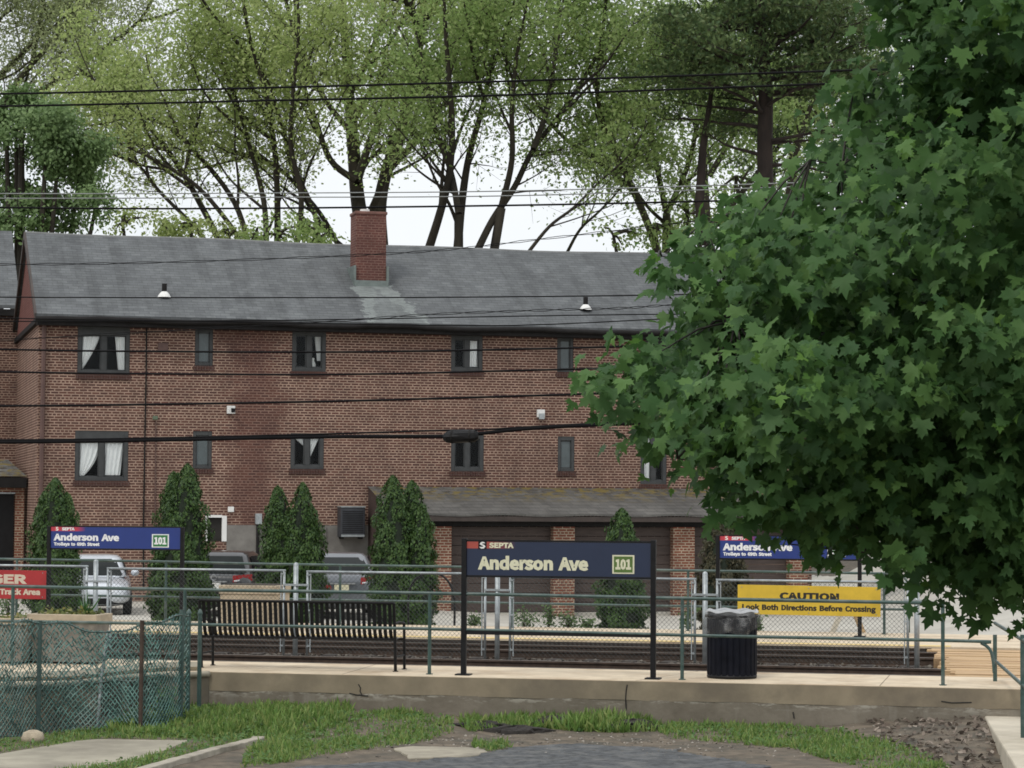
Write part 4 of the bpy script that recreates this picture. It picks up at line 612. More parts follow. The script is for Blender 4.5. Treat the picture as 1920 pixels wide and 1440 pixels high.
# ================================================================ neighbouring house at the left edge
yb = DEP - .05
nb = thing('brick_house', 'neighbouring brick house cut off by the left edge with mossy porch roof', 'house', H.loc, H.rz)
nx1 = xl - .002; nx0 = nx1 - 12
zne = hon(5, 572, yb - .4)[1]; znr = hon(5, 432, yb + 4.4)[1]
mb = MB(); mb.box(nx0, nx1, yb, yb + 9, 0, zne - .1); mb.build('wall', m_brick, nb)
mb = MB()
for y0, z0 in ((yb - .4, zne), (yb + 9.4, zne)): mb.quad((nx0, y0, z0), (nx1 + .05, y0, z0), (nx1 + .05, yb + 4.5, znr), (nx0, yb + 4.5, znr))
mb.quad((nx0, yb - .4, zne - .1), (nx1 + .05, yb - .4, zne - .1), (nx1 + .05, yb - .4, zne), (nx0, yb - .4, zne)); nr = mb.build('roof', m_roof, nb)
mb = MB(); mb.box(nx0, nx1 - .01, yb - .42, yb - .003, zne - .32, zne - .12); mb.build('eave_board', m_dark, nr)
# porch
yp = 3.2; pxr = hon(56, 905, yp)[0]; pzb = hon(30, 893, yp)[1]; pzt = hon(10, 862, yp + 1.8)[1]; pxt = hon(15, 862, yp + 1.8)[0]
pxr = min(pxr, xl - .03)
mb = MB(); mb.add([(nx0 + 3, yp, pzb), (pxr, yp, pzb), (pxr, yb, pzb), (pxt, yp + 1.8, pzt), (nx0 + 3, yp + 1.8, pzt), (pxt, yb, pzt), (nx0 + 3, yb, pzt)], [(0, 1, 3, 4), (1, 2, 5, 3), (4, 3, 5, 6)])
mb.build('porch_roof', roofmat('porch_slate', (.15, .15, .14), moss=(pzb - .2, pzb + .1)), nb)
mb = MB(); mb.box(nx0 + 3, pxr - .02, yp + .02, yp + .12, pzb - .32, pzb - .03); mb.box(pxr - .12, pxr - .02, yp + .12, yb - .01, pzb - .32, pzb - .03); mb.build('porch_fascia', m_dark, nb)
dx = hon(28, 980, yp + .3)[0]; dz = hon(10, 926, yp + .3)[1]
mb = MB(); mb.box(dx, pxr - .06, yp + .3, yp + .6, 0, pzb - .33); mb.box(nx0 + 3, dx, yp + .3, yp + .6, dz + .04, pzb - .33); mb.build('porch_wall', m_brick2, nb)
mb = MB(); mb.box(dx - 1.6, dx - .03, yp + .45, yp + .55, 0, dz); po = mb.build('dark_doorway', m_black, nb); mb = MB(); mb.box(dx - 1.62, dx - .002, yp + .28, yp + .5, dz, dz + .045); mb.build('door_head', m_galv, po)  # black panel painting the dark inside of the open porch doorway

# ================================================================ railings, fences, signs, platform furniture
def tloc(px, py, off): x, z = T.on(px, py, off); return x, off, z
def pole_of(mb, x, y, z0, z1, r, n=10): mb.tube([(x, y, z0), (x, y, z1)], r, n); return mb
def guard(label, off, top, mid, posts, base, r=.024, group='green pipe guard rails', ends=None):
    t = thing('guard_rail', label, 'railing', T.loc, T.rz, group)
    P = [tloc(x, y, off) for x, y in top]; mb = MB(); mb.tube(spline(P, 6), r, 10); mb.build('top_rail', m_green, t, smooth=True)
    if mid: P = [tloc(x, y, off) for x, y in mid]; mb = MB(); mb.tube(spline(P, 6), r * .92, 10); mb.build('middle_rail', m_green, t, smooth=True)
    for px, zt_ in posts:
        x, z = T.on(px, base, off); mb = MB(); pole_of(mb, x, off, 0, T.on(px, zt_, off)[1], r * 1.05); mb.lathe([(r * 2, 0), (r * 2, .012), (r, .014)], 10, (x, off, 0)); mb.build('post', m_green, t, smooth=False)
    return t
guard('green pipe guard rail on the near platform edge in front of the bench', 0.0,
      [(-90, 1097), (150, 1102), (375, 1106), (840, 1113), (1280, 1122), (1757, 1131)],
      [(-90, 1163), (150, 1167), (375, 1171), (840, 1180), (1330, 1192), (1815, 1202), (1840, 1206), (1856, 1218), (1862, 1238), (1864, 1262)],
      [(22, 1100), (345, 1106), (805, 1113), (1279, 1122), (1768, 1131)], 1262)
guard('green pipe guard rail along the back of the far platform', 12.3,
      [(-60, 1047), (300, 1053), (480, 1057), (865, 1063), (1240, 1069), (1560, 1074), (1672, 1076), (1690, 1080), (1701, 1092), (1703, 1120), (1704, 1186)],
      [(-60, 1113), (300, 1119), (865, 1129), (1240, 1136), (1700, 1143)],
      [(30, 1048), (310, 1053), (637, 1059), (960, 1064), (1290, 1070), (1658, 1076)], 1180)
# railing beside the ramp
ra = thing('ramp_railing', 'green pipe railing descending beside the concrete ramp at right', 'railing', (0, 0, 0), 0, 'green pipe guard rails')
Pa = pz(1866, 1327, -.35); Pb = pz(1918, 1384, -.355); ra.location = Pa
def vtop(p, py): d = ray(960, py); return EYE.z + (p.y) * (d.z / d.y)
for p, px, py in ((Pa, 1863, 1190), (Pb, 1915, 1190)):
    mb = MB(); z1 = vtop(p, py - .006 * (px - 960)); mb.tube([(p.x, p.y, -.38), (p.x, p.y, z1)], .027, 10); mb.build('post', m_green, ra, origin=Pa, smooth=False)
dv = (Pb - Pa)
for nm, ya, yb_ in (('top_rail', 1168, 1200), ('middle_rail', 1238, 1285)):
    a = Vector((Pa.x, Pa.y, vtop(Pa, ya - 5))); b = Vector((Pb.x, Pb.y, vtop(Pb, yb_ - 6))); mb = MB(); mb.tube([a, b, b + (b - a) * 1.6], .023, 10); mb.build(nm, m_green, ra, origin=Pa, smooth=True)
for o in ra.children: o.location = (0, 0, 0)

# chain link fence between the tracks
m_link = M('chain_link_wire', (.075, .082, .08), .5, .2, 9, .3)
YM = 5.2
cf = thing('chain_link_fence', 'galvanised chain link fence panels standing between the two tracks', 'fence', T.loc, T.rz)
def clip(ax, az, bx, bz, x0, x1, z0, z1):
    t0, t1 = 0., 1.; dx, dz = bx - ax, bz - az
    for p, q in ((-dx, ax - x0), (dx, x1 - ax), (-dz, az - z0), (dz, z1 - az)):
        if abs(p) < 1e-9:
            if q < 0: return None
        else:
            r = q / p
            if p < 0: t0 = max(t0, r)
            else: t1 = min(t1, r)
    return None if t0 >= t1 else (ax + dx * t0, az + dz * t0, ax + dx * t1, az + dz * t1)
def mesh_panel(x0, x1, z0, z1, y, pitch, r):
    mb = MB(); h = z1 - z0
    for s in (1, -1):
        c = x0 - h
        while c < x1 + h:
            q = clip(c, z0 if s > 0 else z1, c + h, z1 if s > 0 else z0, x0, x1, z0, z1)
            if q: mb.tube([(q[0], y + .003 * s, q[1]), (q[2], y + .003 * s, q[3])], r, 3, cap=False)
            c += pitch
    return mb
for a, b, py in ((-190, 163, 1060), (203, 533, 1068), (577, 910, 1074), (957, 1303, 1084), (1345, 1702, 1090)):
    x0, zt_ = T.on(a, py - .5 + (a - (a + b) / 2) * .006, YM); x1, _ = T.on(b, py, YM); zt_ = T.on((a + b) / 2, py, YM)[1]; zb = -.12; r = .021
    mb = MB(); k = .10; pts = [(x0, YM, zb), (x0, YM, zt_ - .01), (x0 + .01, YM, zt_)]
    mb.tube([(x0, YM, zb), (x0, YM, zt_)], r, 10); mb.tube([(x1, YM, zb), (x1, YM, zt_)], r, 10); mb.tube([(x0 - r, YM, zt_), (x1 + r, YM, zt_)], r, 10)
    pn = mb.build('panel', m_galv, cf, smooth=True)
    # tension bars and ties
    mesh_panel(x0 + .02, x1 - .02, zb + .05, zt_ - .02, YM, .072, .0026).build('chain_link', m_link, pn)
    for x, xr_ in ((x0 + .05, x0), (x1 - .05, x1)):
        mb = MB(); mb.box(x - .008, x + .008, YM - .012, YM + .012, zb + .05, zt_ - .03)
        for q in range(5): zz = zb + .15 + q * (zt_ - zb - .2) / 4; mb.box(min(x, xr_), max(x, xr_), YM - r - .006, YM + r + .006, zz - .012, zz + .012)
        mb.build('tension_bar', m_galv, pn)
for px, py in ((180, 1053), (555, 1059), (933, 1068), (1322, 1076), (1719, 1086)):
    x, zt_ = T.on(px, py, YM); mb = MB(); mb.tube([(x, YM, -.2), (x, YM, zt_)], .040, 12); mb.lathe([(.041, zt_), (.036, zt_ + .02), (.018, zt_ + .035), (0, zt_ + .04)], 12, (x, YM, 0)); ps = mb.build('post', m_galv, cf, smooth=True)
    zc = zt_ - .32; mb = MB(); mb.box(x - .20, x + .20, YM - .046, YM + .046, zc - .015, zc + .015); mb.build('clamp', m_galv, ps)

# ---------------------------------------------------------------- signs
def signpanelmat(name, navy, red, W_, zlo, green=None):
    m, n, N, L, b = newmat(name); v = objvec(N, L); s = N.new('ShaderNodeSeparateXYZ'); L.new(v, s.inputs[0])
    f = op(N, L, 'MULTIPLY', rng(N, L, s.outputs[0], W_[0], W_[1], 1, 0), op(N, L, 'GREATER_THAN', s.outputs[2], zlo))       # the printed red flash fades to blue along the band
    c = mixc(N, L, f, navy, red); c = mixc(N, L, rng(N, L, noise(N, L, v, 4, 5), .35, .7, 0, .25), c, mul(navy, .6))
    L.new(c, b.inputs['Base Color']); b.inputs['Roughness'].default_value = .35; return m
def logo(mb, x, z, h, y):                                         # white S of two hooked bars
    p = [(.92, .80), (.60, 1.0), (.25, .92), (.08, .66), (.30, .50), (.66, .36), (.52, .26), (.0, .26), (.30, .0), (.68, .02), (.95, .30), (.80, .52), (.42, .66), (.52, .76)]
    mb.add([(x + a * h, y, z + b * h) for a, b in p], [(0, 1, 2, 13), (2, 3, 12, 13), (3, 4, 12), (4, 5, 11, 12), (5, 10, 11), (5, 6, 9, 10), (6, 7, 8, 9)])
def station_sign(label, off, lx, rx, pt, pb, yt, yb, base_py, panelcol, redcol, ink, greencol, layout, near):
    x0, x1 = T.on(lx, yb, off)[0], T.on(rx, yb, off)[0]
    zt_ = (T.on(lx, pt[0], off)[1] + T.on(rx, pt[1], off)[1]) / 2; zb = (T.on(lx, pb[0], off)[1] + T.on(rx, pb[1], off)[1]) / 2
    t = thing('station_sign', label, 'sign', T.w((x0 + x1) / 2, off), T.rz, 'blue station name signs'); W_ = x1 - x0; h = zt_ - zb; hw = W_ / 2
    pw = .035
    for s in (-1, 1):
        mb = MB(); mb.box(s * hw - pw, s * hw + pw, -.035, .035, 0, zt_ + (.03 if near else .0)); mb.build('post', m_black, t, bevel=.006); mb = MB(); mb.box(s * hw - .10, s * hw + .10, -.1, .1, .0, .018); mb.build('base_plate', m_black, t)
    a, b = -hw + pw, hw - pw
    mb = MB(); mb.box(a, b, -.012, .02, zt_ - .012, zt_ + .012); mb.box(a, b, -.012, .02, zb - .022, zb + .004); mb.build('frame', m_black, t)
    if near: mb = MB(); mb.box(a, b, -.02, .02, .55, .60); mb.build('cross_bar', m_black, t)
    pw_ = b - a; band = zb + h * layout['band']
    pm = signpanelmat('sign_face', panelcol, redcol, (a + pw_ * layout['fade'][0], a + pw_ * layout['fade'][1]), band)
    mb = MB(); mb.box(a, b, -.010, .012, zb + .005, zt_ - .013); pn = mb.build('panel', pm, t)
    mi = M('sign_ink', ink, .5, .08, 10)
    mb = MB(); bx = lambda f: a + pw_ * f
    l0, l1, z0, z1 = layout['name']; text(mb, 'Anderson Ave', bx(l0), zb + h * z0, pw_ * (l1 - l0), h * (z1 - z0), -.013, .028); mb.build('lettering', mi, pn)
    l0, l1, z0, z1 = layout['brand']; mb = MB(); text(mb, 'SEPTA', bx(l0), zb + h * z0, pw_ * (l1 - l0), h * (z1 - z0), -.013, .03); mb.build('lettering', mi, pn)
    x, z0, z1 = layout['logo']; mb = MB(); hh = h * (z1 - z0)
    mb.box(bx(x) - hh * .12, bx(x) + hh * 1.1, -.012, -.0101, zb + h * z0 - hh * .08, zb + h * z1 + hh * .08) ; mb.build('emblem_ground', m_black if near else M('emblem_red', redcol, .5), pn)
    mb = MB(); logo(mb, bx(x), zb + h * z0, hh, -.0135); mb.build('emblem', M('sign_white', (.75, .75, .72), .5, .05), pn)
    if 'sub' in layout: l0, l1, z0, z1 = layout['sub']; mb = MB(); text(mb, 'Trolleys to 69th Street', bx(l0), zb + h * z0, pw_ * (l1 - l0), h * (z1 - z0), -.013, .02); mb.build('lettering', mi, pn)
    l0, l1, z0, z1 = layout['box']; mb = MB(); mb.box(bx(l0), bx(l1), -.014, -.0101, zb + h * z0, zb + h * z1); mb.build('route_border', mi, pn)
    e = (l1 - l0) * .075; ez = (z1 - z0) * .075; mb = MB(); mb.box(bx(l0 + e), bx(l1 - e), -.017, -.0141, zb + h * (z0 + ez), zb + h * (z1 - ez)); mb.build('route_panel', M('route_green', greencol, .5, .1), pn)
    mb = MB(); text(mb, '101', bx(l0 + e * 1.9), zb + h * (z0 + ez * 2.8), pw_ * (l1 - l0 - 3.8 * e), h * (z1 - z0 - 5.6 * ez), -.0175, .03); mb.build('route_number', mi, pn)
    return t
station_sign('large navy Anderson Ave name board on two black posts on the near platform', 0.0, 870, 1225, (1013, 1017), (1078, 1084), 0, 1150, 1265,
             (.016, .026, .060), (.42, .075, .05), (.66, .64, .46), (.085, .15, .028),
             dict(band=.775, fade=(.10, .27), name=(.062, .664, .165, .575), brand=(.122, .258, .79, .95), logo=(.068, .77, .97), box=(.794, .912, .10, .63)), True)
farl = dict(band=.78, fade=(.20, .27), name=(.022, .530, .34, .68), brand=(.085, .185, .81, .95), logo=(.035, .80, .97), box=(.782, .912, .08, .68), sub=(.025, .38, .08, .28))
station_sign('bright blue Anderson Ave sign over the blue car at left', 11.3, 91, 341, (986, 989), (1027, 1031), 0, 1100, 1180, (.018, .040, .20), (.52, .045, .06), (.74, .76, .78), (.03, .17, .05), farl, False)
station_sign('bright blue Anderson Ave sign half hidden by hanging maple leaves', 11.3, 1346, 1612, (1003, 1007), (1046, 1050), 0, 1100, 1180, (.018, .040, .20), (.52, .045, .06), (.74, .76, .78), (.03, .17, .05), farl, False)
def board(name, label, off, lx, rx, ys, facec, inkc, lines, cat='sign'):
    x0, zt0 = T.on(lx, ys[0], off); x1, zt1 = T.on(rx, ys[1], off); zb0 = T.on(lx, ys[2], off)[1]; zb1 = T.on(rx, ys[3], off)[1]
    t = thing(name, label, cat, T.w((x0 + x1) / 2, off, (zb0 + zb1) / 2), T.rz); w_, h = x1 - x0, (zt0 + zt1 - zb0 - zb1) / 2
    t.rotation_euler = (0, math.atan2(zt0 - zt1, x1 - x0), T.rz)
    mb = MB(); mb.box(-w_ / 2, w_ / 2, -.006, .004, 0, h); pn = mb.build('panel', M('board_paint', facec, .45, .08, 5, dirt=mul(facec, .8)), t, bevel=.002)
    for s, l0, l1, z0, z1, bo in lines: mb = MB(); text(mb, s, -w_ / 2 + w_ * l0, h * z0, w_ * (l1 - l0), h * (z1 - z0), -.0075, bo); mb.build('lettering', M('board_ink', inkc, .6, .05), pn)
    mb = MB()
    for q in (.03, .5, .97):
        for zz in (.08, .92): mb.lathe([(0, 0), (.009, 0), (.009, .004)], 8, (0, 0, 0)); n = 24; mb.v[-24:] = [(-w_ / 2 + w_ * q + a, -.0075 - c, h * zz + b) for a, b, c in mb.v[-24:]]
    mb.build('bolt', m_galv, pn)
    return t
board('caution_sign', 'yellow CAUTION look both directions sign wired to the track fence', YM - .05, 1383, 1651, (1096, 1101, 1151, 1157), (.70, .47, .04), (.02, .018, .014),
      [('CAUTION', .295, .712, .51, .77, .04), ('Look Both Directions Before Crossing', .032, .968, .10, .36, .014)])
board('danger_sign', 'red DANGER track area sign on the fence at the left edge', YM - .05, -128, 87, (1067, 1070, 1121, 1123), (.42, .028, .030), (.66, .55, .42),
      [('DANGER', .20, .835, .52, .86, .035), ('Track Area', .60, .95, .14, .36, .025)])

# ---------------------------------------------------------------- bench, seen from behind
bx0, bx1 = T.on(377, 1240, .35)[0], T.on(741, 1240, .35)[0]; bt = T.on(560, 1128, .30)[1]; bw = (bx1 - bx0) / 2
be = thing('park_bench', 'long black slatted metal bench with its back to the railing', 'bench', T.w((bx0 + bx1) / 2, .35), T.rz)
prof = [(-.10, bt), (-.075, bt - .12), (-.045, .60), (-.01, .50), (.05, .445), (.14, .43), (.45, .44), (.50, .425)]
sp = spline([(0, y, z) for y, z in prof], 3); nsl = 37
mb = MB()
for i in range(nsl):
    x = -bw + .06 + (2 * bw - .12) * i / (nsl - 1); 
    for a, b in zip(sp[:14], sp[1:15]): 
        nrm = Vector((0, -(b - a).z, (b - a).y)).normalized() * .004
        mb.add([(x - .025, a.y, a.z), (x + .025, a.y, a.z), (x + .025, b.y, b.z), (x - .025, b.y, b.z), (x - .025, a.y - nrm.y, a.z - nrm.z), (x + .025, a.y - nrm.y, a.z - nrm.z), (x + .025, b.y - nrm.y, b.z - nrm.z), (x - .025, b.y - nrm.y, b.z - nrm.z)], [(0, 1, 2, 3), (7, 6, 5, 4), (0, 3, 7, 4), (1, 5, 6, 2)])
mb.tube([(-bw, -.10, bt), (bw, -.10, bt)], .020, 8); mb.build('backrest', m_black, be)
mb = MB()
for i in range(nsl):
    x = -bw + .06 + (2 * bw - .12) * i / (nsl - 1)
    for a, b in zip(sp[14:], sp[15:]): mb.add([(x - .025, a.y, a.z), (x + .025, a.y, a.z), (x + .025, b.y, b.z), (x - .025, b.y, b.z), (x - .025, a.y, a.z - .006), (x + .025, a.y, a.z - .006), (x + .025, b.y, b.z - .006), (x - .025, b.y, b.z - .006)], [(0, 1, 2, 3), (7, 6, 5, 4), (0, 3, 7, 4), (1, 5, 6, 2)])
mb.tube([(-bw, .50, .42), (bw, .50, .42)], .018, 8); mb.tube([(-bw, .02, .44), (bw, .02, .44)], .016, 8); mb.build('seat', m_black, be)
for s in (-1, 1):
    mb = MB(); mb.tube([(s * bw, .02, .0), (s * bw, -.02, .45), (s * bw, -.10, bt)], .022, 8); mb.lathe([(.04, 0), (.04, .01), (.02, .012)], 10, (s * bw, .02, 0)); mb.build('rear_leg', m_black, be)
    mb = MB(); mb.tube([(s * bw, .50, 0), (s * bw, .48, .43), (s * bw, .46, .64)], .02, 8); mb.lathe([(.04, 0), (.04, .01), (.02, .012)], 10, (s * bw, .5, 0)); mb.build('front_leg', m_black, be)
    mb = MB(); mb.tube([(s * bw, .47, .64), (s * bw, .2, .67), (s * bw, -.05, .66)], .018, 8); mb.tube([(s * bw, .02, .2), (s * bw, .48, .2)], .014, 8); mb.build('armrest', m_black, be)

# ---------------------------------------------------------------- litter bin with a clear liner
cx, cy = T.onz(1372, 1271, 0); bd = T.w(cx, cy + .02); R0 = .335
tb = thing('trash_can', 'black ribbed litter bin with clear plastic bag folded over its rim', 'bin', bd, T.rz)
mb = MB(); mb.lathe([(R0 * .96, .03), (R0, .05), (R0, .80), (R0 * .97, .82)], 96, rf=lambda j, z: 1.0 if j % 4 < 3 else .95); mb.build('slat_body', M('bin_paint', (.005, .006, .011), .7, .3, 8, spec=.15), tb)
mb = MB(); mb.lathe([(0, .01), (R0 * .98, .0), (R0 * 1.01, .03), (R0 * .96, .06)], 40); mb.build('base_ring', m_black, tb)
mb = MB(); mb.tube([(R0 * 1.03 * math.cos(a * math.pi / 24), R0 * 1.03 * math.sin(a * math.pi / 24), .83) for a in range(49)], .022, 8); mb.build('rim', m_black, tb, smooth=True)
ml, n, N, L, b = newmat('clear_plastic'); t_ = N.new('ShaderNodeBsdfTransparent'); t_.inputs[0].default_value = (.88, .88, .88, 1); g_ = N.new('ShaderNodeBsdfPrincipled'); g_.inputs['Base Color'].default_value = (.62, .62, .62, 1); g_.inputs['Roughness'].default_value = .2
x_ = N.new('ShaderNodeMixShader'); v_ = objvec(N, L, (3, 3, 4)); L.new(rng(N, L, noise(N, L, v_, 1.6, 5, .6), .50, .68, .06, .34), x_.inputs[0]); L.new(t_.outputs[0], x_.inputs[1]); L.new(g_.outputs[0], x_.inputs[2]); L.new(x_.outputs[0], N['Material Output'].inputs[0]); bump(N, L, g_, noise(N, L, v_, 3, 5), .8, .02)
mb = MB()
def lin(u, v):
    a = 2 * math.pi * u; low = .22 + .09 * math.sin(a * 1 + 3.4) + .03 * math.sin(a * 5); z = .885 - v * low
    r = R0 * 1.06 + .028 * math.sin(v * 2.6) + .009 * math.sin(a * 9 + v * 5) + .005 * math.sin(a * 23); return (r * math.cos(a), r * math.sin(a), z + .012 * math.sin(a * 7))
mb.grid(90, 9, lin); mb.build('liner', ml, tb, smooth=True); mb = MB()
mb.grid(60, 4, lambda u, v: ((R0 * 1.06 - .06 * v) * math.cos(2 * math.pi * u), (R0 * 1.06 - .06 * v) * math.sin(2 * math.pi * u), .885 + .03 * math.sin(v * 3.1) - .10 * max(0, v - .5) + .012 * math.sin(14 * math.pi * u)))
mb.build('liner_lip', M('plastic_lip', (.36, .37, .38), .35, .15, 6), tb, smooth=True)

# ---------------------------------------------------------------- planters
m_earth = M('potting_soil', (.05, .04, .03), .95, .4, 12)
def planter(label, p0, p1, ptop, prim, pbot, off, dep, body, group='concrete planters'):
    x0, zt_ = T.on(p0, ptop, off); x1, _ = T.on(p1, ptop, off); zr_ = T.on(p0, prim, off)[1]; w_ = (x1 - x0) / 2
    t = thing('planter', label, 'planter', T.w((x0 + x1) / 2, off + dep / 2), T.rz, group); zb_ = 0.0; d = dep / 2
    def ring(w, d, z): return [(-w, -d, z), (w, -d, z), (w, d, z), (-w, d, z)]
    mb = MB(); a = .06; r = ring(w_ - .03, d - .03, zr_) + ring(w_ * .86, d * .86, .03); mb.add(r, [(0, 3, 2, 1)[::-1]][0:0] + [(i, (i + 1) % 4, 4 + (i + 1) % 4, 4 + i) for i in range(4)]); mb.build('body', body, t, bevel=.01)
    mb = MB(); o = ring(w_, d, zr_) + ring(w_, d, zt_) + ring(w_ - .08, d - .08, zt_) + ring(w_ - .08, d - .08, zt_ - .06) + ring(w_ - .08, d - .08, zr_)
    mb.add(o, [(k * 4 + i, k * 4 + (i + 1) % 4, k * 4 + 4 + (i + 1) % 4, k * 4 + 4 + i) for k in range(3) for i in range(4)] + [(16, 17, 1, 0), (17, 18, 2, 1), (18, 19, 3, 2), (19, 16, 0, 3)]); mb.build('rim', m_planter, t, bevel=.008)
    mb = MB(); mb.quad(*[(x, y, z - .0) for x, y, z in ring(w_ - .078, d - .078, zt_ - .05)]); mb.build('soil', m_earth, t)
    return t, w_, d, zt_
m_pf = leafmat('bedding_leaves', [(.09, .13, .03), (.16, .18, .05), (.25, .22, .06), (.06, .10, .03)], .3)
def bedding(label, loc, w_, d, z, n, hgt, spread=None):
    P = np.stack([RNG.uniform(-w_ + .1, w_ - .1, n) if spread is None else RNG.normal(spread[0], spread[1], n), RNG.uniform(-d + .1, d - .1, n), z - .03 + np.abs(RNG.normal(0, hgt, n))], 1)
    c, s = math.cos(T.rz), math.sin(T.rz); Wd = np.stack([P[:, 0] * c - P[:, 1] * s + loc.x, P[:, 0] * s + P[:, 1] * c + loc.y, P[:, 2] + loc.z], 1)
    t = thing('potted_plant', label, 'plant', (loc.x, loc.y, loc.z + z - .05)); o_ = (loc.x, loc.y, loc.z + z - .05)
    leaves('foliage', Wd, RNG.uniform(.04, .09, n), *OVAL, m_pf, t, o_, nrm=RNG.normal(size=(n, 3)) + np.array([0, -.5, .8])); return t
t, w_, d, z_ = planter('big grey square planter with tan rim behind the green netting', 50, 181, 1151, 1166, 1250, .45, .62, m_pot); bedding('low yellowish bedding plants filling the big planter', t.location, w_, d, z_, 260, .05)
sp_ = thing('potted_plant', 'small spiky green plant at the right end of the big planter', 'plant', T.w(T.on(160, 1150, .75)[0], .75, z_ - .04)); n = 46
leaves('foliage', np.zeros((n, 3)), RNG.uniform(.16, .42, n), [(a * 1.0, b, c) for a, b, c in BLADE[0]], BLADE[1], leafmat('spike_leaves', [(.03, .10, .03), (.07, .17, .05)], .2), sp_, (0, 0, 0), tip=RNG.normal(size=(n, 3)) * .25 + np.array([0, 0, 1.]))
t, w_, d, z_ = planter('tan rimmed planter cut off by the left edge behind the netting', -80, 48, 1158, 1170, 1250, .2, .9, m_pot); bedding('sparse bedding plants in the planter at the left edge', t.location, w_, d, z_, 90, .03)
x0, zt_ = T.on(410, 1097, 9.8); x1, _ = T.on(521, 1097, 9.8)
fp = thing('planter', 'plain tan concrete planter on the far platform behind the bench', 'planter', T.w((x0 + x1) / 2, 10.2), T.rz, 'concrete planters'); hw = (x1 - x0) / 2
mb = MB(); mb.box(-hw + .02, hw - .02, -.38, .38, 0, zt_ - .16); mb.build('body', m_planter, fp, bevel=.015); mb = MB(); mb.box(-hw, hw, -.40, .40, zt_ - .16, zt_); mb.build('rim', m_planter, fp, bevel=.012)
mb = MB(); mb.box(-hw + .09, hw - .09, -.3, .3, zt_ - .01, zt_ + .015); mb.build('soil', m_earth, fp)

# ---------------------------------------------------------------- netting fence at lower left
nf = thing('netting_fence', 'chain link fence woven with torn green plastic netting beside the grass', 'fence', gp(371, 1335))
NO = nf.location.copy()
gpts = [(-110, 1394), (0, 1384), (80, 1377), (190, 1366), (280, 1355), (352, 1344)]; tops = [(-110, 1166), (0, 1167), (60, 1162), (130, 1168), (205, 1186), (262, 1172), (350, 1150)]
base = [gp(*q) for q in gpts]; bl = spline(base, 10)
def atx(px):                                                       # ground point of the fence line under a picture column
    best = min(bl, key=lambda p: abs(960 + F * p.x / p.y - px)); return best
def topz(px):
    for (a, ya), (b, yb_) in zip(tops[:-1], tops[1:]):
        if a <= px <= b: y = ya + (yb_ - ya) * (px - a) / (b - a); break
    p = atx(px); return EYE.z + p.y * (lambda d: d.z / d.y)(ray(px, y))
m_net = M('green_netting', (.095, .19, .165), .6, .5, 7, dirt=(.22, .31, .28)); m_net2 = M('dark_netting', (.03, .085, .078), .6, .5, 4, dirt=(.055, .125, .125))
def net_pt(u, v):                                                  # u along 0..1, v up 0..1
    px = -110 + 460 * u; p = atx(px); i = u * (len(bl) - 1); k = min(int(i), len(bl) - 2); q = bl[k].lerp(bl[k + 1], i - k); px = 960 + F * q.x / q.y
    zt_ = topz(max(-110, min(350, px))); sag = .05 * math.sin(u * 19) + .03 * math.sin(v * 5 + u * 31)
    return Vector((q.x, q.y + sag * 1.2, q.z - .03 + (zt_ - q.z + .03) * v + .02 * math.sin(u * 40 + v * 2)))
lenm = sum((a - b).length for a, b in zip(bl[:-1], bl[1:]))
def netting(pitch, wlo, whi, yoff, seed, gap):
    rnd = random.Random(seed); mb = MB(); nu = int(lenm / pitch); nv = int(1.25 / pitch)
    G = [[net_pt(i / nu, j / nv) + Vector((rnd.uniform(-.12, .12) * pitch, yoff + rnd.uniform(-.012, .012), rnd.uniform(-.12, .12) * pitch)) for j in range(nv + 1)] for i in range(nu + 1)]
    for i in range(nu):
        for j in range(nv):
            if (i + j) % 2 == 0: a, b = G[i][j], G[i + 1][j + 1]
            else: a, b = G[i + 1][j], G[i][j + 1]
            if rnd.random() < gap * (3.6 if j > nv * .5 else .6): continue
            wq = rnd.uniform(wlo, whi); t = (b - a).normalized(); n_ = Vector((-t.z, 0, t.x)) * wq; mb.add([a - n_, b - n_, b + n_, a + n_], [(0, 1, 2, 3)])
    return mb
netting(.035, .0045, .0075, 0, 1, .04).build('netting', m_net, nf, origin=NO)
netting(.030, .0045, .0085, .05, 2, .15).build('inner_netting', m_net2, nf, origin=NO)
mb = MB()                                                        # the wire chain link that carries it, rising along the torn edge
for k in range(3): mb.tube([net_pt(i / 60, (.985, .5, .03)[k]) for i in range(61)], .006 if k else .010, 4)
mb.build('line_wire', m_green, nf, origin=NO)
for px, zz, r, m_, lean, gz in ((80, .0, .03, m_green, 0, 0), (190, .0, .022, m_galv, .14, 0), (267, -.12, .028, m_rust, 0, 1), (347, .0, .035, m_green, 0, 1)):
    p = atx(px).copy(); 
    if gz: p = p
    zt_ = topz(px) + (.05 if gz else .0); mb = MB(); mb.tube([p + Vector((0, .0, -.2)), Vector((p.x + lean * .4, p.y + .02, (p.z + zt_) / 2)), Vector((p.x + lean, p.y + .03, zt_))], r, 8); o = mb.build('post', m_, nf, origin=NO)
    if px == 190: o['label'] = 'pale bent post leaning to the right'
    if px == 267: o['label'] = 'dark weathered wooden post'
for o in nf.children: o.location = (0, 0, 0)
gpt = thing('fence_post', 'pair of green acorn topped gate posts left of the bench', 'post', gp(371, 1331)); q0 = gp(371, 1331)
for px, py in ((373, 1330), (352, 1334)):
    p = gp(px, py); zt_ = EYE.z + p.y * (lambda d: d.z / d.y)(ray(px, 1152)); mb = MB(); mb.tube([(p.x, p.y, p.z - .2), (p.x, p.y, zt_)], .030, 10); mb.lathe([(.034, zt_), (.036, zt_ + .015), (.028, zt_ + .04), (.012, zt_ + .07), (0, zt_ + .075)], 10, (p.x, p.y, 0)); mb.build('pipe_post', m_green, gpt, origin=q0, smooth=False)
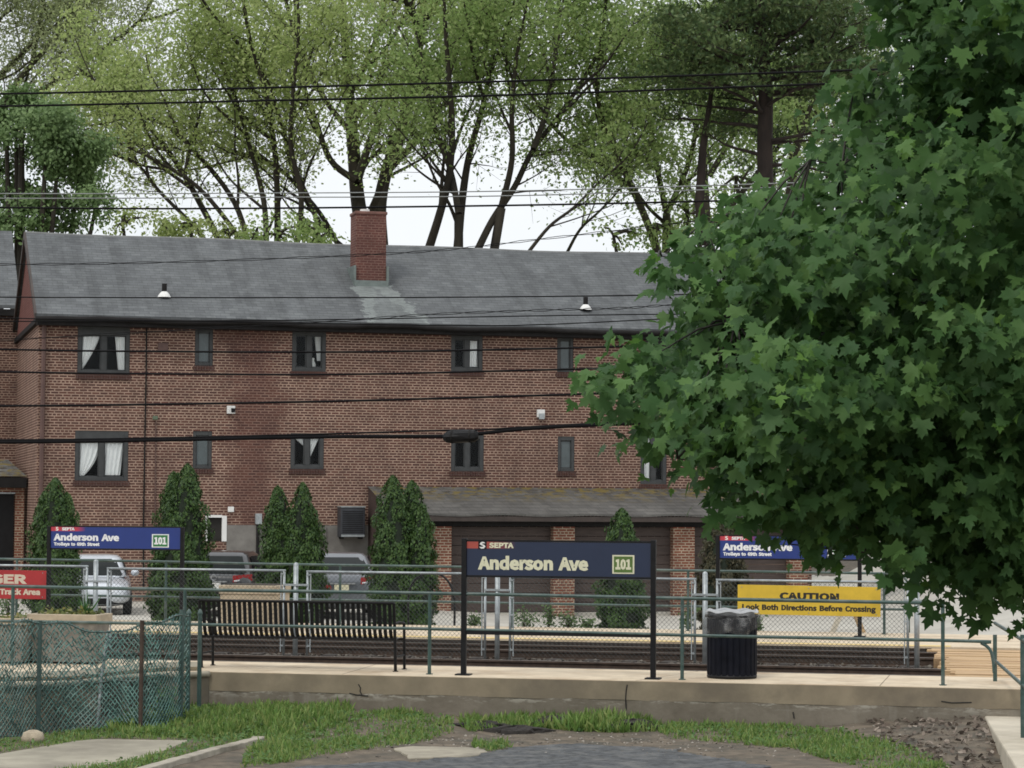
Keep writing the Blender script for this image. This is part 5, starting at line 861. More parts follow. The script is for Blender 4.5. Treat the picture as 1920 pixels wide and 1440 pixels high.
for o in gpt.children: o.location = (0, 0, 0)

# ================================================================ overhead wires
m_wire = M('wire_sheath', (.007, .007, .008), .8, .2, 4, spec=.12); m_wirep = M('bare_wire', (.20, .215, .215), .5, .2, 4, .4)
def wire(label, pts, off, r, mat=m_wire, twist=0):
    P = [tloc(x, y, off) for x, y in pts]; a, b = Vector(P[0]), Vector(P[1]); c, d = Vector(P[-2]), Vector(P[-1])
    P = [a + (a - b).normalized() * 14 + Vector((0, 0, .25)), a + (a - b).normalized() * 6 + Vector((0, 0, .06))] + P + [d + (d - c).normalized() * 6 + Vector((0, 0, .06)), d + (d - c).normalized() * 12 + Vector((0, 0, .2))]
    Q = spline(P, 8); mb = MB(); o = T.w(0, off, Q[len(Q) // 2].z)
    if twist:
        for s in (1, -1): mb.tube([(q.x, q.y + s * .012 * math.cos(i * 1.3), q.z + s * .018 * math.sin(i * 1.3)) for i, q in enumerate(Q)], r, 5)
    else: mb.tube(Q, r, 6)
    ob = mb.build('overhead_wire', mat, smooth=True); ob.location = T.loc; ob.rotation_euler = (0, 0, T.rz); return tag(ob, label, 'wire', 'overhead wires')
YW = 3.6
wire('topmost black wire crossing in front of the treetops', [(0, 176), (480, 165), (960, 152), (1560, 133), (1900, 120)], YW, .018)
wire('second black wire from the top crossing the treetops', [(0, 199), (480, 189), (960, 178), (1640, 154), (1900, 145)], YW, .018)
wire('upper of the pale wires crossing above the roof ridge', [(0, 363), (500, 362), (960, 358), (1520, 342), (1900, 330)], YW + 3, .010, m_wirep)
wire('lower of the pale wires crossing above the roof ridge', [(0, 372), (500, 370), (960, 367), (1500, 350), (1900, 338)], YW + 3, .010, m_wirep)
wire('black wire just below the pale pair grazing the chimney top', [(0, 389), (400, 391), (960, 385), (1450, 374), (1900, 360)], YW + 3, .017)
wire('twisted black drop wire sloping over the upper slate roof', [(0, 496), (300, 492), (640, 480), (840, 468), (1000, 450), (1300, 415)], YW + 5, .006, twist=1)
wire('thin black wire crossing the slates just above the vent pipes', [(0, 557), (640, 558), (1000, 556), (1290, 552), (1800, 540)], YW, .010)
wire('thin black wire crossing the slates just below the vent pipes', [(300, 602), (640, 599), (900, 594), (1160, 590), (1500, 586)], YW, .009)
wire('thin black drop wire rising rightwards over the lower slates', [(560, 606), (800, 590), (1000, 582), (1160, 578), (1290, 570), (1600, 556)], YW + 4, .006, twist=1)
wire('thin black wire running along the gutter line', [(0, 596), (300, 601), (640, 607), (960, 610), (1290, 596), (1700, 580)], YW, .009)
wire('black wire crossing the upper floor windows', [(0, 655), (300, 659), (640, 660), (960, 655), (1180, 649), (1700, 630)], YW, .016)
wire('black wire crossing just below the upper floor windows', [(0, 697), (300, 701), (640, 702), (960, 695), (1180, 689), (1700, 670)], YW, .016)
wire('black wire crossing the bare brick between the floors', [(0, 761), (300, 758), (640, 752), (960, 743), (1160, 736), (1700, 712)], YW, .018)
wire('thick black cable bundle carrying the splice case', [(0, 829), (300, 825), (600, 819), (830, 818), (880, 815), (1000, 803), (1200, 793), (1700, 772)], YW, .029)
wire('thin messenger wire running just above the thick cable bundle', [(0, 825), (300, 821), (600, 814), (830, 807), (900, 806), (1000, 800), (1200, 790), (1700, 769)], YW, .014)
x, _, z = tloc(866, 818, YW); sc = thing('splice_case', 'black weatherproof splice case hanging on the thick cable', 'cable box', T.w(x, YW, z), T.rz)
mb = MB(); mb.lathe([(0, -.29), (.04, -.29), (.085, -.23), (.098, -.16), (.10, .0), (.096, .13), (.09, .20), (.05, .26), (0, .27)], 14, rf=lambda j, z: 1 + .06 * math.sin(j * 2.3 + z * 9))
mb.v = [(c, a, b + .05 * c) for a, b, c in mb.v]; mb.build('case', m_black, sc, smooth=False); mb = MB()
for q in (-.15, .13): mb.lathe([(.104, -.012), (.104, .012)], 14, (0, 0, 0)); mb.v[-28:] = [(q + c, a, b + .05 * q) for a, b, c in mb.v[-28:]]
mb.build('strap', m_dark, sc)

# ================================================================ cars in the lot
m_tyre = M('tyre', (.012, .012, .012), .85, .2, 10); m_rim = M('alloy', (.35, .36, .37), .35, .15, 6, .7); m_cglass = M('car_glass', (.015, .018, .018), .25, .2, 2, spec=.06)
def paint(name, c, metal=.35):
    m = M(name, c, .28, .06, 3, metal); m.node_tree.nodes['Principled BSDF'].inputs['Coat Weight'].default_value = .6; m.node_tree.nodes['Principled BSDF'].inputs['Coat Roughness'].default_value = .05; return m
m_red = M('tail_lens', (.26, .012, .014), .2, .1, 5); m_amber = M('amber_lens', (.6, .22, .03), .2, .1, 5); m_clear = M('lamp_lens', (.6, .62, .64), .12, .1, 5); m_plate = M('plate_face', (.55, .52, .36), .5, .1, 8); m_plate2 = M('plate_white', (.62, .62, .6), .5, .1, 8)
def car(label, body, loc, rz, hatch=False, front=False, plate=m_plate, amber=False, emblem=False, sticker=False):
    t = thing('parked_car', label, 'car', loc, rz, 'cars parked in the lot')
    st = [(-2.22, .60, .42, .78), (-2.20, .74, .36, .90), (-2.10, .84, .30, 1.00 if not hatch else .98), (-1.7, .885, .24, 1.04 if not hatch else 1.0), (-1.0, .90, .2, .98), (0, .905, .19, .95), (.9, .90, .2, .95), (1.4, .885, .21, .93), (1.9, .85, .25, .84), (2.15, .76, .3, .74), (2.24, .60, .38, .62)]
    mb = MB(); n = 28; SPt = spline([(a, b, c) for a, b, c, d in st], 4); SPz = spline([(a, 0, d) for a, b, c, d in st], 4)
    for p, q in zip(SPt, SPz):
        hw, zb, zt_ = p.y, p.z, q.z
        for j in range(n):
            a = 2 * math.pi * j / n; ca, sa = math.cos(a), math.sin(a); e = .42
            mb.v.append((p.x, hw * math.copysign(abs(ca) ** e, ca) * (1 - .06 * max(0, sa)), (zb + zt_) / 2 + (zt_ - zb) / 2 * math.copysign(abs(sa) ** .62, sa)))
    k = len(SPt); mb.f = [(i * n + j, i * n + (j + 1) % n, (i + 1) * n + (j + 1) % n, (i + 1) * n + j) for i in range(k - 1) for j in range(n)] + [tuple(range(n))[::-1], tuple(range((k - 1) * n, k * n))]
    mb.build('body', body, t, smooth=True)
    # greenhouse: painted shell with proud panes
    xb0, xb1, xt0, xt1 = (-2.08, .95, -1.55, .15) if hatch else (-1.85, 1.0, -1.05, .2)
    lv = [(0, xb0, xb1, .80, .93), (.5, (xb0 * .55 + xt0 * .45), (xb1 * .52 + xt1 * .48), .73, 1.19), (.85, xt0 - .02, xt1 + .06, .645, 1.38), (1, xt0 + .12, xt1 - .1, .56, 1.445), (1.1, xt0 + .35, xt1 - .35, .36, 1.465)]
    mb = MB(); n = 40
    def sect(q, j):
        _, x0, x1, hw, z = q; a = 2 * math.pi * j / n; ca, sa = math.cos(a), math.sin(a); e = .32; return ((x0 + x1) / 2 + (x1 - x0) / 2 * math.copysign(abs(ca) ** e, ca), hw * math.copysign(abs(sa) ** e, sa), z)
    L2 = []
    for a, b in zip(lv[:-1], lv[1:]):
        for q in range(3): L2.append(tuple(x + (y - x) * q / 3 for x, y in zip(a, b)))
    L2.append(lv[-1])
    for q in L2: mb.v += [sect(q, j) for j in range(n)]
    mb.f = [(i * n + j, i * n + (j + 1) % n, (i + 1) * n + (j + 1) % n, (i + 1) * n + j) for i in range(len(L2) - 1) for j in range(n)] + [tuple(range((len(L2) - 1) * n, len(L2) * n))]
    mb.build('roof', body, t, smooth=True)
    def pane(nm, c0, c1, c2, c3, push):
        mb = MB(); C_ = [Vector(c) for c in (c0, c1, c2, c3)]
        mb.grid(8, 4, lambda u, v: (lambda p: (p + Vector(push) * (.5 + 1.6 * u * (1 - u) * 2)))(C_[0].lerp(C_[1], u).lerp(C_[3].lerp(C_[2], u), v))); return mb.build(nm, m_cglass, t, smooth=True)
    def xs(k, z):
        for a, b in zip(lv[:-1], lv[1:]):
            if a[4] <= z <= b[4]: return a[k] + (b[k] - a[k]) * (z - a[4]) / (b[4] - a[4])
    def screen(nm, k, sg, za, zb_):
        mb = MB(); mb.grid(10, 8, lambda u, v: (xs(k, za + (zb_ - za) * v) + sg * (.012 - .05 * abs(2 * u - 1) ** 5), (2 * u - 1) * (.69 - .17 * v), za + (zb_ - za) * v)); mb.build(nm, m_cglass, t, smooth=True)
    screen('rear_window', 1, -1, 1.0, 1.365); screen('windscreen', 2, 1, .97, 1.37)
    for s in (-1, 1):
        xm = -.35
        pane('side_window', (xb0 + .52, s * .795, 1.0), (xm - .05, s * .80, .98), (xm - .05, s * .66, 1.36), (xt0 + .22, s * .66, 1.36), (0, s * .02, 0)); pane('side_window', (xm + .03, s * .80, .98), (xb1 - .3, s * .79, .98), (xt1 - .05, s * .66, 1.36), (xm + .03, s * .66, 1.36), (0, s * .02, 0))
        mb = MB(); mb.lathe([(0, -.09), (.07, -.07), (.1, 0), (.07, .07), (0, .09)], 12, (xb1 - .42, s * .97, 1.03)); mb.build('mirror', body, t, smooth=True)
        for xw in (-1.38, 1.38):
            mb = MB(); mb.lathe([(.19, -.1), (.30, -.1), (.325, -.07), (.325, .07), (.30, .1), (.19, .1)], 24); mb.v = [(a + xw, s * .80 + c, .325 + b) for a, b, c in mb.v]; wh = mb.build('wheel', m_tyre, t)
            mb = MB(); mb.lathe([(0, .06), (.06, .06), (.07, .03), (.18, .05), (.2, .09)], 20, rf=lambda j, z: 1); mb.v = [(a + xw, s * (.80 + c + .02), .325 + b) for a, b, c in mb.v]; mb.build('rim', m_rim, wh)
        mb = MB(); y0 = .42; mb.grid(8, 3, lambda u, v: (-2.225 + .20 * u ** 2 - .02 * v * 0, s * (y0 + (.40) * u), .80 + .15 * v + .03 * u)); tl = mb.build('taillight', m_red, t, smooth=True)
        mb = MB(); mb.grid(4, 1, lambda u, v: (-2.24 + .15 * u ** 2, s * (y0 + .03 + .25 * u), .815 + .03 * v + .03 * u)); mb.build('reversing_lens', m_clear, tl)
        mb = MB(); mb.grid(8, 3, lambda u, v: (2.255 - .30 * u ** 2 - .10 * v, s * (.42 + .40 * u), .60 + .13 * v + .02 * u)); hl = mb.build('headlight', m_clear, t, smooth=True)
        if amber: mb = MB(); mb.grid(3, 2, lambda u, v: (2.0 - .2 * u - .08 * v, s * (.76 + .08 * u), .61 + .11 * v)); mb.build('indicator', m_amber, hl)
    mb = MB(); mb.grid(14, 3, lambda u, v: (-2.255 + .35 * (2 * u - 1) ** 4, -.82 + 1.64 * u, .42 + .16 * v)); mb.build('rear_bumper', body if not hatch else m_black, t, smooth=True)
    mb = MB(); mb.grid(14, 3, lambda u, v: (2.265 - .35 * (2 * u - 1) ** 4, -.8 + 1.6 * u, .30 + .15 * v)); mb.build('grille', m_black, t, smooth=True)
    mb = MB(); mb.box(-2.275, -2.262, -.16, .16, .66, .79); mb.build('number_plate', plate, t)
    mb = MB(); mb.box(-2.27, -2.23, -.3, .3, .80, .83); mb.build('plate_trim', m_rim, t)
    if emblem: mb = MB(); mb.tube([(-2.235, .06 * math.cos(a), .90 + .06 * math.sin(a)) for a in np.linspace(0, 6.3, 13)], .012, 5); mb.build('badge', m_rim, t)
    if sticker: mb = MB(); mb.add([(-2.285, -.28 + .075 * math.cos(a), .72 + .075 * math.sin(a)) for a in np.linspace(0, 6.0, 12)] , [tuple(range(12))]); o = mb.build('sticker', m_red, t); o.location.y = .58
    return t
def lotpt(px, D): p = pd(px, 940, D); return Vector((p.x, p.y, float(zlot(p.x, p.y))))
car('silver saloon car with red tail lights seen from behind the bench', paint('silver_paint', (.12, .13, .145), .3), lotpt(632, 60), R(90 + 7), sticker=True).scale = (1.07,) * 3
car('black hatchback with a white number plate between two arborvitae', paint('black_paint', (.010, .011, .013), .0), lotpt(434, 60.5), R(90 - 3), hatch=True, plate=m_plate2, emblem=True).scale = (1.07,) * 3
car('pale blue car facing the track behind the left station sign', paint('pale_blue_paint', (.55, .585, .63), .1), lotpt(176, 61), R(-90 + 9), amber=True).scale = (1.06, 1.06, .97)

# small things on and behind the far platform
hp = thing('hoop_rack', 'black tubular hoop standing at the lot edge left of the name board', 'hoop', T.w(*T.on(808, 1170, 13.6)[:1], 13.6), T.rz)
P = [tloc(x, y, 13.6) for x, y in ((766, 1180), (766, 1118), (778, 1088), (805, 1073), (830, 1080), (846, 1100), (852, 1130), (852, 1180))]; o_ = T.loc_of(hp.location)
mb = MB(); mb.tube([Vector(p) - o_ for p in spline(P, 6)], .022, 8); mb.build('tube', m_black, hp, smooth=True); mb = MB(); mb.box(-.55, .55, -.05, .05, -.36, -.30); mb.build('foot_bar', m_black, hp)
hp.location.z = 0
sh = thing('wooden_barricade', 'pale wooden trestle leaning by the lot under the right station sign', 'barricade', lotpt(1590, 54), R(10))
z0 = 0
for a, b in ((-.42, .05), (.42, .0)):
    mb = MB(); mb.prism([(a - .06, 0), (a + .06, 0), (b + .06, 1.0), (b - .06, 1.0)], 'y', -.05 if a < 0 else .06, .04 if a < 0 else .15); mb.build('leg', m_plank if a > 0 else m_ramp, sh, bevel=.005)
mb = MB(); mb.box(-.3, .3, -.09, -.05, .55, .72); mb.build('cross_board', m_ramp, sh, bevel=.005)
st_ = gp(62, 1392); rk = MB(); rk.lathe([(0, -.03), (.11, .0), (.125, .06), (.10, .12), (.04, .15), (0, .15)], 12, rf=lambda j, z: 1 + .2 * math.sin(j * 2.1 + z * 9) + .14 * math.sin(j * 4.7)); o = rk.build('rock', M('pale_stone', (.40, .34, .25), .95, .25, 9, bmp=.6), smooth=True); o.location = st_; tag(o, 'pale stone lying in the grass below the netting', 'stone')
m_clod = M('asphalt_rubble', (.030, .026, .023), .95, .6, 16, bmp=1.2)
for px, py, w_, h, lab in ((905, 1366, .30, .085, 'low black lump of rubble left of the tall grass tuft'), (968, 1370, .32, .075, 'flat black lump of rubble at the foot of the tall grass tuft'), (1042, 1364, .26, .14, 'tallest black lump of rubble tucked in the tall grass'), (1185, 1367, .32, .12, 'black lump of rubble below the near sign right post')):
    mb = MB(); mb.lathe([(w_ * 1.1, -.06), (w_, .03), (w_ * .8, h * .6), (w_ * .45, h * .9), (0, h)], 16, rf=lambda j, z: 1 + .25 * math.sin(j * 1.7 + px) + .2 * math.sin(j * 3.9 + z * 60)); mb.v = [(a + random.uniform(-.02, .02), b + random.uniform(-.02, .02), c + random.uniform(-.015, .025)) for a, b, c in mb.v]; o = mb.build('rubble_lump', m_clod, smooth=False); o.location = gp(px, py); o.scale = (1.2, .6, 1); tag(o, lab, 'rubble', 'lumps of black rubble in the grass')

# ================================================================ vegetation
def to_px(P):                                                     # picture coordinates of world points, for shaping outlines
    d = P - np.array(EYE); zc = d @ np.array(fwd); return 960 + F * (d @ np.array(rt)) / zc, 720 - F * (d @ np.array(up)) / zc
# ---------------------------------------------------------------- arborvitae
m_arb = leafmat('arborvitae_sprays', [(.016, .044, .011), (.034, .080, .017), (.070, .128, .028), (.042, .085, .021)], .15, .6)
m_arbb = leafmat('brown_arborvitae', [(.035, .035, .018), (.05, .05, .022), (.075, .06, .03)], .15, .6)
m_core = M('inner_dark', (.010, .017, .009), .95, .4, 6); m_trunk = M('thin_bark', (.05, .035, .025), .9, .3, 8)
def arbor(label, tips, base_py, wpx, D, mat=m_arb, group='arborvitae along the lot'):
    cx = sum(t[0] for t in tips) / len(tips); b = lotpt(cx, D); t = thing('arborvitae', label, 'shrub', b, 0, group); s = D / F
    mb = MB(); mb.tube([(0, 0, -.1), (0, 0, .8)], .06, 8); mb.build('trunk', m_trunk, t)
    Ps, Ns, core = [], [], MB()
    for i, (px, py, wid) in enumerate(tips):
        h = (EYE.z + D * (lambda d: d.z / d.y)(ray(px, py))) - b.z; x0 = (px - cx) * s; r = wid * s / 2 * .98; y0 = (.25 if i % 2 else -.1)
        n = int(9500 * h * r / 1.2); v = 1 - np.sqrt(RNG.uniform(0, 1, n)) * .985; v = np.where(RNG.uniform(0, 1, n) < .35, RNG.uniform(0, 1, n), v); a = RNG.uniform(0, 2 * np.pi, n)
        pr = np.power(np.clip(1 - v ** 2.6, 0, 1), .54) * (1 - .22 * np.exp(-((v) / .12) ** 2)) * (1 - .22 * v)
        lump = .96 + .20 * np.sin(a * 3 + v * 13 + i * 2) + .15 * np.sin(a * 5 - v * 23 + i) + .08 * np.sin(v * 55 + a * 2); rr = r * pr * lump * RNG.uniform(.80, 1.06, n)
        x = x0 * np.minimum(1, .55 + v * .6) + rr * np.cos(a); y = y0 + rr * np.sin(a) * .9; z = v * h
        Ps.append(np.stack([x, y, z], 1)); Ns.append(np.stack([np.cos(a), np.sin(a), np.full(n, .35)], 1))
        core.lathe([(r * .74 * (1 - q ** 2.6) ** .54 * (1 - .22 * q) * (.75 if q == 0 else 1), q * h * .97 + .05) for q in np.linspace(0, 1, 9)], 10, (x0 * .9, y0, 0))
    P = np.concatenate(Ps); Nn = np.concatenate(Ns) + RNG.normal(size=P.shape) * .55; tip = np.array([0, 0, 1.]) + RNG.normal(size=P.shape) * .3 + Nn * .25
    fo = leaves('foliage', P, RNG.uniform(.045, .095, len(P)), *SPRAY, mat, t, (0, 0, 0), nrm=Nn, tip=tip); core.build('dark_core', m_core, t)  # solid near-black core added inside; the inner shade is in its colour
    return t
arbor('three pointed arborvitae at the far left before the neighbouring house', [(105, 897, 95), (80, 922, 80), (128, 925, 70)], 1150, 110, 51)
arbor('tall twin tipped arborvitae right of the left station sign', [(352, 871, 110), (322, 885, 95), (338, 940, 110)], 1160, 110, 50.5)
arbor('broad arborvitae with several tips beside the silver car', [(568, 906, 85), (518, 912, 85), (585, 950, 80), (530, 955, 110)], 1160, 115, 51)
arbor('dense twin arborvitae in front of the left end of the garages', [(737, 893, 105), (771, 902, 95), (790, 945, 80)], 1160, 130, 50)
arbor('short single arborvitae before the garages behind the name board', [(1166, 954, 100)], 1178, 100, 51.5)
arbor('brownish arborvitae behind the right station sign', [(1345, 975, 95), (1372, 985, 80)], 1178, 80, 52, m_arbb)
# ---------------------------------------------------------------- weeds by the garages
m_weed = leafmat('weed_leaves', [(.05, .10, .03), (.09, .15, .05), (.13, .19, .07)], .3)
def bush(name, label, px, py, wpx, hpx, D, n, size, mat=m_weed, z=None, group=None, base=None):
    b = base if base is not None else lotpt(px, D)
    if z is not None: b.z = z
    s = D / F; t = thing(name, label, 'plant', b, 0, group); w_, h = wpx * s / 2, hpx * s
    k = 7; mb = MB(); tips = []
    for i in range(k):
        a = random.uniform(0, 6.28); q = Vector((w_ * .8 * math.cos(a) * random.random(), w_ * .5 * math.sin(a), h * random.uniform(.5, .9))); mb.tube([(0, 0, 0), q * .5 + Vector((0, 0, .03)), q], [.008, .006, .003], 4); tips.append(q)
    mb.build('stem', m_trunk, t); c = np.array([tuple(tips[i % k]) for i in range(n)]); c *= RNG.uniform(.25, 1.1, (n, 1)); P = c + RNG.normal(size=(n, 3)) * np.array([w_ * .28, w_ * .25, h * .14]); P[:, 2] = np.abs(P[:, 2])
    leaves('foliage', P, RNG.uniform(.6, 1.3, n) * size, *OVAL, mat, t, (0, 0, 0), nrm=RNG.normal(size=(n, 3)) + np.array([0, -.4, 1.])); return t
for px, py, w_, h, lab in ((893, 1172, 40, 26, 'low weed growing beside the left leg of the name board'), (985, 1172, 60, 44, 'leafy weed clump under the middle of the name board'), (1030, 1172, 34, 50, 'upright weed before the second garage pier'), (1066, 1174, 46, 34, 'low spreading weed right of the upright weed'), (1102, 1174, 40, 22, 'small weed left of the short arborvitae'), (1290, 1176, 50, 64, 'tall pale weed just left of the litter bin'), (1420, 1172, 30, 40, 'dark weed right of the litter bin rim'), (20, 1150, 70, 60, 'bushy plant under the red danger sign')):
    bush('weed', lab, px, py, w_, h, 51.0, 190, .075, group='weeds at the lot edge')

# ---------------------------------------------------------------- trees behind the house
m_bark = M('dark_bark', (.034, .028, .019), .9, .4, 3, bmp=.4, stretch=(1, 1, .3)); m_barkg = M('mossy_bark', (.040, .038, .018), .9, .4, 3, bmp=.4)
m_spring = leafmat('spring_leaves', [(.33, .41, .14), (.42, .50, .19), (.52, .58, .26), (.27, .36, .12)], .62, .55)
m_spring2 = leafmat('spring_leaves_green', [(.25, .36, .12), (.33, .44, .155), (.41, .50, .20), (.20, .30, .10)], .62, .55)
m_palel = leafmat('pale_leaves', [(.24, .31, .14), (.31, .37, .18), (.37, .41, .22)], .5, .6)
m_deepl = leafmat('deep_leaves', [(.035, .09, .03), (.06, .135, .04), (.09, .17, .05), (.045, .11, .035)], .3, .5)
m_mid = leafmat('mid_green_leaves', [(.11, .18, .07), (.16, .25, .09), (.21, .31, .12), (.13, .21, .075)], .4, .55)
def grow(limbs, D, seed, n1, l1, n2, l2, r_twig, drop=0.1, spread=.8, t0=.3, dz=.6):
    """limbs given as picture polylines with a thickness in pixels, spread in depth; returns branch mesh data and twig points"""
    rnd = random.Random(seed); tub, tw = [], []
    allL = [([(x, y) for x, y in p], a * .74, b * .74, True) for p, a, b in limbs]
    for p, a, b in limbs:                                         # long side limbs climbing away from each main limb
        for q in range(3):
            k = rnd.randint(0, max(0, len(p) - 3)); x, y = p[k]; x2, y2 = p[min(k + 1, len(p) - 1)]; f = rnd.random(); x, y = x + (x2 - x) * f, y + (y2 - y) * f
            if y > 455: continue
            tx, ty_ = p[min(k + 2, len(p) - 1)][0] - x, p[min(k + 2, len(p) - 1)][1] - y; an = math.atan2(ty_, tx) + rnd.choice((-1, 1)) * rnd.uniform(.25, .75); ln = rnd.uniform(130, 270); L4 = [(x, y)]
            for s in range(4): an += rnd.gauss(0, .12) + (-.10 if math.cos(an) > 0 else .10) * (1 if math.sin(an) > -.9 else 0); x += math.cos(an) * ln / 4; y += math.sin(an) * ln / 4; L4.append((x, y))
            allL.append((L4, b * 1.0, b * .3, False))
    for li, (pts, r0, r1, main) in enumerate(allL):
        d0, d1 = D + (rnd.uniform(-1.0, 1.0) if main else 0), D + rnd.uniform(-4.0, 4.0); k = len(pts)
        P = spline([pd(x, y, d0 + (d1 - d0) * i / (k - 1)) for i, (x, y) in enumerate(pts)], 5); n = len(P)
        Rr = [(r0 + (r1 - r0) * i / (n - 1)) * D / F for i in range(n)]; tub.append((P, Rr, 7)); ln = sum((P[i + 1] - P[i]).length for i in range(n - 1))
        for b in range(int(n1 * ln / 6) + 1):
            t = rnd.uniform(t0, 1) ; i = min(int(t * (n - 1)), n - 2); p = P[i]; tan = (P[i + 1] - P[i]).normalized()
            side = Vector((rnd.gauss(0, 1), rnd.gauss(0, .8), rnd.gauss(.15, .5))); side = (side - tan * side.dot(tan)).normalized(); dr = (tan * rnd.uniform(.5, 1.1) + side * spread).normalized()
            L_ = l1 * rnd.uniform(.5, 1.25) * (1.15 - .55 * t); Q = [p]; q = p.copy(); dd = dr.copy()
            for s in range(4): dd = (dd + Vector((rnd.gauss(0, .16), rnd.gauss(0, .16), rnd.gauss(.06, .14) - drop * .3 * s))).normalized(); q = q + dd * L_ / 4; Q.append(q)
            rb = max(r_twig, Rr[i] * rnd.uniform(.2, .36)); tub.append((Q, [rb, rb * .8, rb * .6, rb * .42, r_twig * .5], 5))
            for c in range(n2):
                u = rnd.uniform(.25, 1); j = min(int(u * 4), 3); p2 = Q[j].lerp(Q[j + 1], u * 4 - j); dd2 = (Q[j + 1] - Q[j]).normalized(); s2 = Vector((rnd.gauss(0, 1), rnd.gauss(0, 1), rnd.gauss(.1, .6))).normalized()
                d2 = (dd2 * .7 + s2 * .8).normalized(); L2 = l2 * rnd.uniform(.5, 1.3); m_ = p2 + d2 * L2 * .5 + Vector((0, 0, rnd.uniform(-.1, .1))); e = p2 + d2 * L2 + Vector((0, 0, rnd.uniform(-drop, drop * .4) - .05)); tub.append(([p2, m_, e], [r_twig, r_twig * .7, r_twig * .35], 3)); tw += [p2.lerp(m_, .6), m_, m_.lerp(e, .5), e, e]
            tw += [Q[2], Q[3], Q[4], Q[4]]
    return tub, tw
def tree(label, limbs, D, seed, n1=9, l1=2.6, n2=7, l2=1.1, leaf=.165, nleaf=3, jit=.30, mat=None, bark=None, rt_=.010, base_px=None, trunkr=.4, group='trees behind the brick house', keep=None, **kw):
    tub, tw = grow(limbs, D, seed, n1, l1, n2, l2, rt_, **kw)
    bp = pd(base_px if base_px is not None else limbs[0][0][0][0], 940, D + .5); z0 = float(zlot(bp.x, bp.y)) if abs(bp.x) < 9 else -.8
    z0 = -.8; b = (bp.x, bp.y, z0); t = thing('tree', label, 'tree', b, 0, group)
    mb = MB(); foot = Vector(b)
    done = []
    for pts, r0, r1 in limbs:                                     # below the roof line the limbs run together into the trunk
        p = pd(*pts[0], D)
        if pts[0][1] > 380: mb.tube([foot + Vector((0, 0, -.2)), foot.lerp(p, .5) + Vector(((foot.x - p.x) * .25, 0, 0)), p], [trunkr, max(r0 * D / F * 1.15, trunkr * .45), r0 * D / F], 8)
    mb.build('trunk', bark or m_bark, t, origin=b, smooth=True).location = (0, 0, 0)
    mb = MB()
    for P, Rr, n in tub: mb.tube(P, Rr, n, cap=False)
    mb.build('branches', bark or m_bark, t, origin=b, smooth=True).location = (0, 0, 0)
    TW = np.array([tuple(p) for p in tw]); TW = np.repeat(TW, nleaf, 0); P = TW + RNG.normal(size=TW.shape) * jit
    if keep is not None: x, y = to_px(P); P = P[keep(x, y)]
    n = len(P); leaves('crown', P, RNG.uniform(.6, 1.35, n) * leaf, *DIAMOND, mat or m_spring, t, b, nrm=RNG.normal(size=(n, 3)) + np.array([0, -.3, .5]), tip=RNG.normal(size=(n, 3)) + np.array([0, 0, -.8])).location = (0, 0, 0)
    return t
L = lambda r0, r1, *p: (list(p), r0, r1)
rr_ = np.random.default_rng(5)
def thin(px, py):                                                # foliage is thick above, sparse low down where the sky shows
    return rr_.uniform(0, 1, px.shape) < np.clip(1.05 - (py - 90) / 380., .30, 1)
tree('big many stemmed tree fanning out left of the chimney', [
    L(9, 4, (420, 470), (385, 400), (340, 320), (290, 250), (225, 190), (150, 130)), L(8, 3, (470, 470), (440, 380), (380, 300), (310, 235), (240, 215), (160, 200)), L(8, 3, (500, 470), (495, 380), (470, 280), (440, 180), (400, 80), (370, -30)),
    L(9, 4, (520, 470), (520, 370), (515, 280), (500, 180), (470, 80), (450, -40)), L(8, 3, (555, 470), (565, 370), (545, 270), (550, 170), (560, 60), (555, -50)), L(7, 3, (460, 470), (430, 420), (370, 350), (300, 305), (230, 270), (190, 262)),
    L(7, 3, (600, 470), (590, 400), (560, 330), (530, 240), (500, 150), (430, 60)), L(6, 3, (400, 470), (360, 420), (300, 360), (260, 310), (215, 285))], 96, 3, n1=8, l1=3.2, nleaf=4, base_px=500, keep=thin, mat=m_spring)
tree('thick trunked tall tree directly behind the chimney', [
    L(22, 9, (690, 470), (672, 380), (663, 280), (655, 180), (648, 90), (640, -20)), L(20, 7, (715, 470), (712, 390), (725, 320), (752, 240), (780, 140), (790, 40), (800, -40)), L(9, 4, (668, 340), (620, 300), (590, 220), (560, 140), (520, 50), (500, -40)), L(8, 4, (660, 250), (612, 190), (570, 110), (540, 20), (530, -40)),
    L(9, 4, (720, 330), (790, 250), (850, 170), (900, 80), (950, 0)), L(8, 4, (655, 180), (690, 110), (715, 40), (730, -40)), L(8, 4, (760, 210), (820, 120), (870, 40), (900, -30)), L(7, 3, (640, 470), (600, 400), (540, 330), (500, 300), (440, 255), (380, 245)), L(7, 3, (650, 470), (610, 430), (560, 350), (535, 260), (540, 180), (520, 90))],
    100, 8, n1=8, l1=3.4, nleaf=4, base_px=700, trunkr=.6, keep=thin, mat=m_spring)
tree('three stemmed tree right of the chimney leaning outward', [
    L(12, 4, (800, 480), (825, 400), (842, 330), (848, 240), (842, 150), (835, 50), (830, -40)), L(12, 4, (857, 480), (866, 380), (880, 290), (905, 200), (925, 100), (930, 0)), L(10, 4, (890, 480), (925, 410), (965, 350), (1000, 280), (1060, 200), (1110, 120), (1150, 40)), L(9, 3, (860, 400), (845, 320), (815, 240), (800, 150), (780, 60)),
    L(9, 3, (940, 390), (960, 300), (960, 200), (970, 100), (990, 0)), L(5, 1.5, (985, 480), (1030, 425), (1075, 390), (1120, 345), (1180, 290), (1215, 230)), L(8, 3, (1000, 280), (1030, 190), (1040, 100), (1050, 0))], 93, 15, n1=8, l1=3.2, nleaf=4, base_px=860, keep=thin, mat=m_spring2)
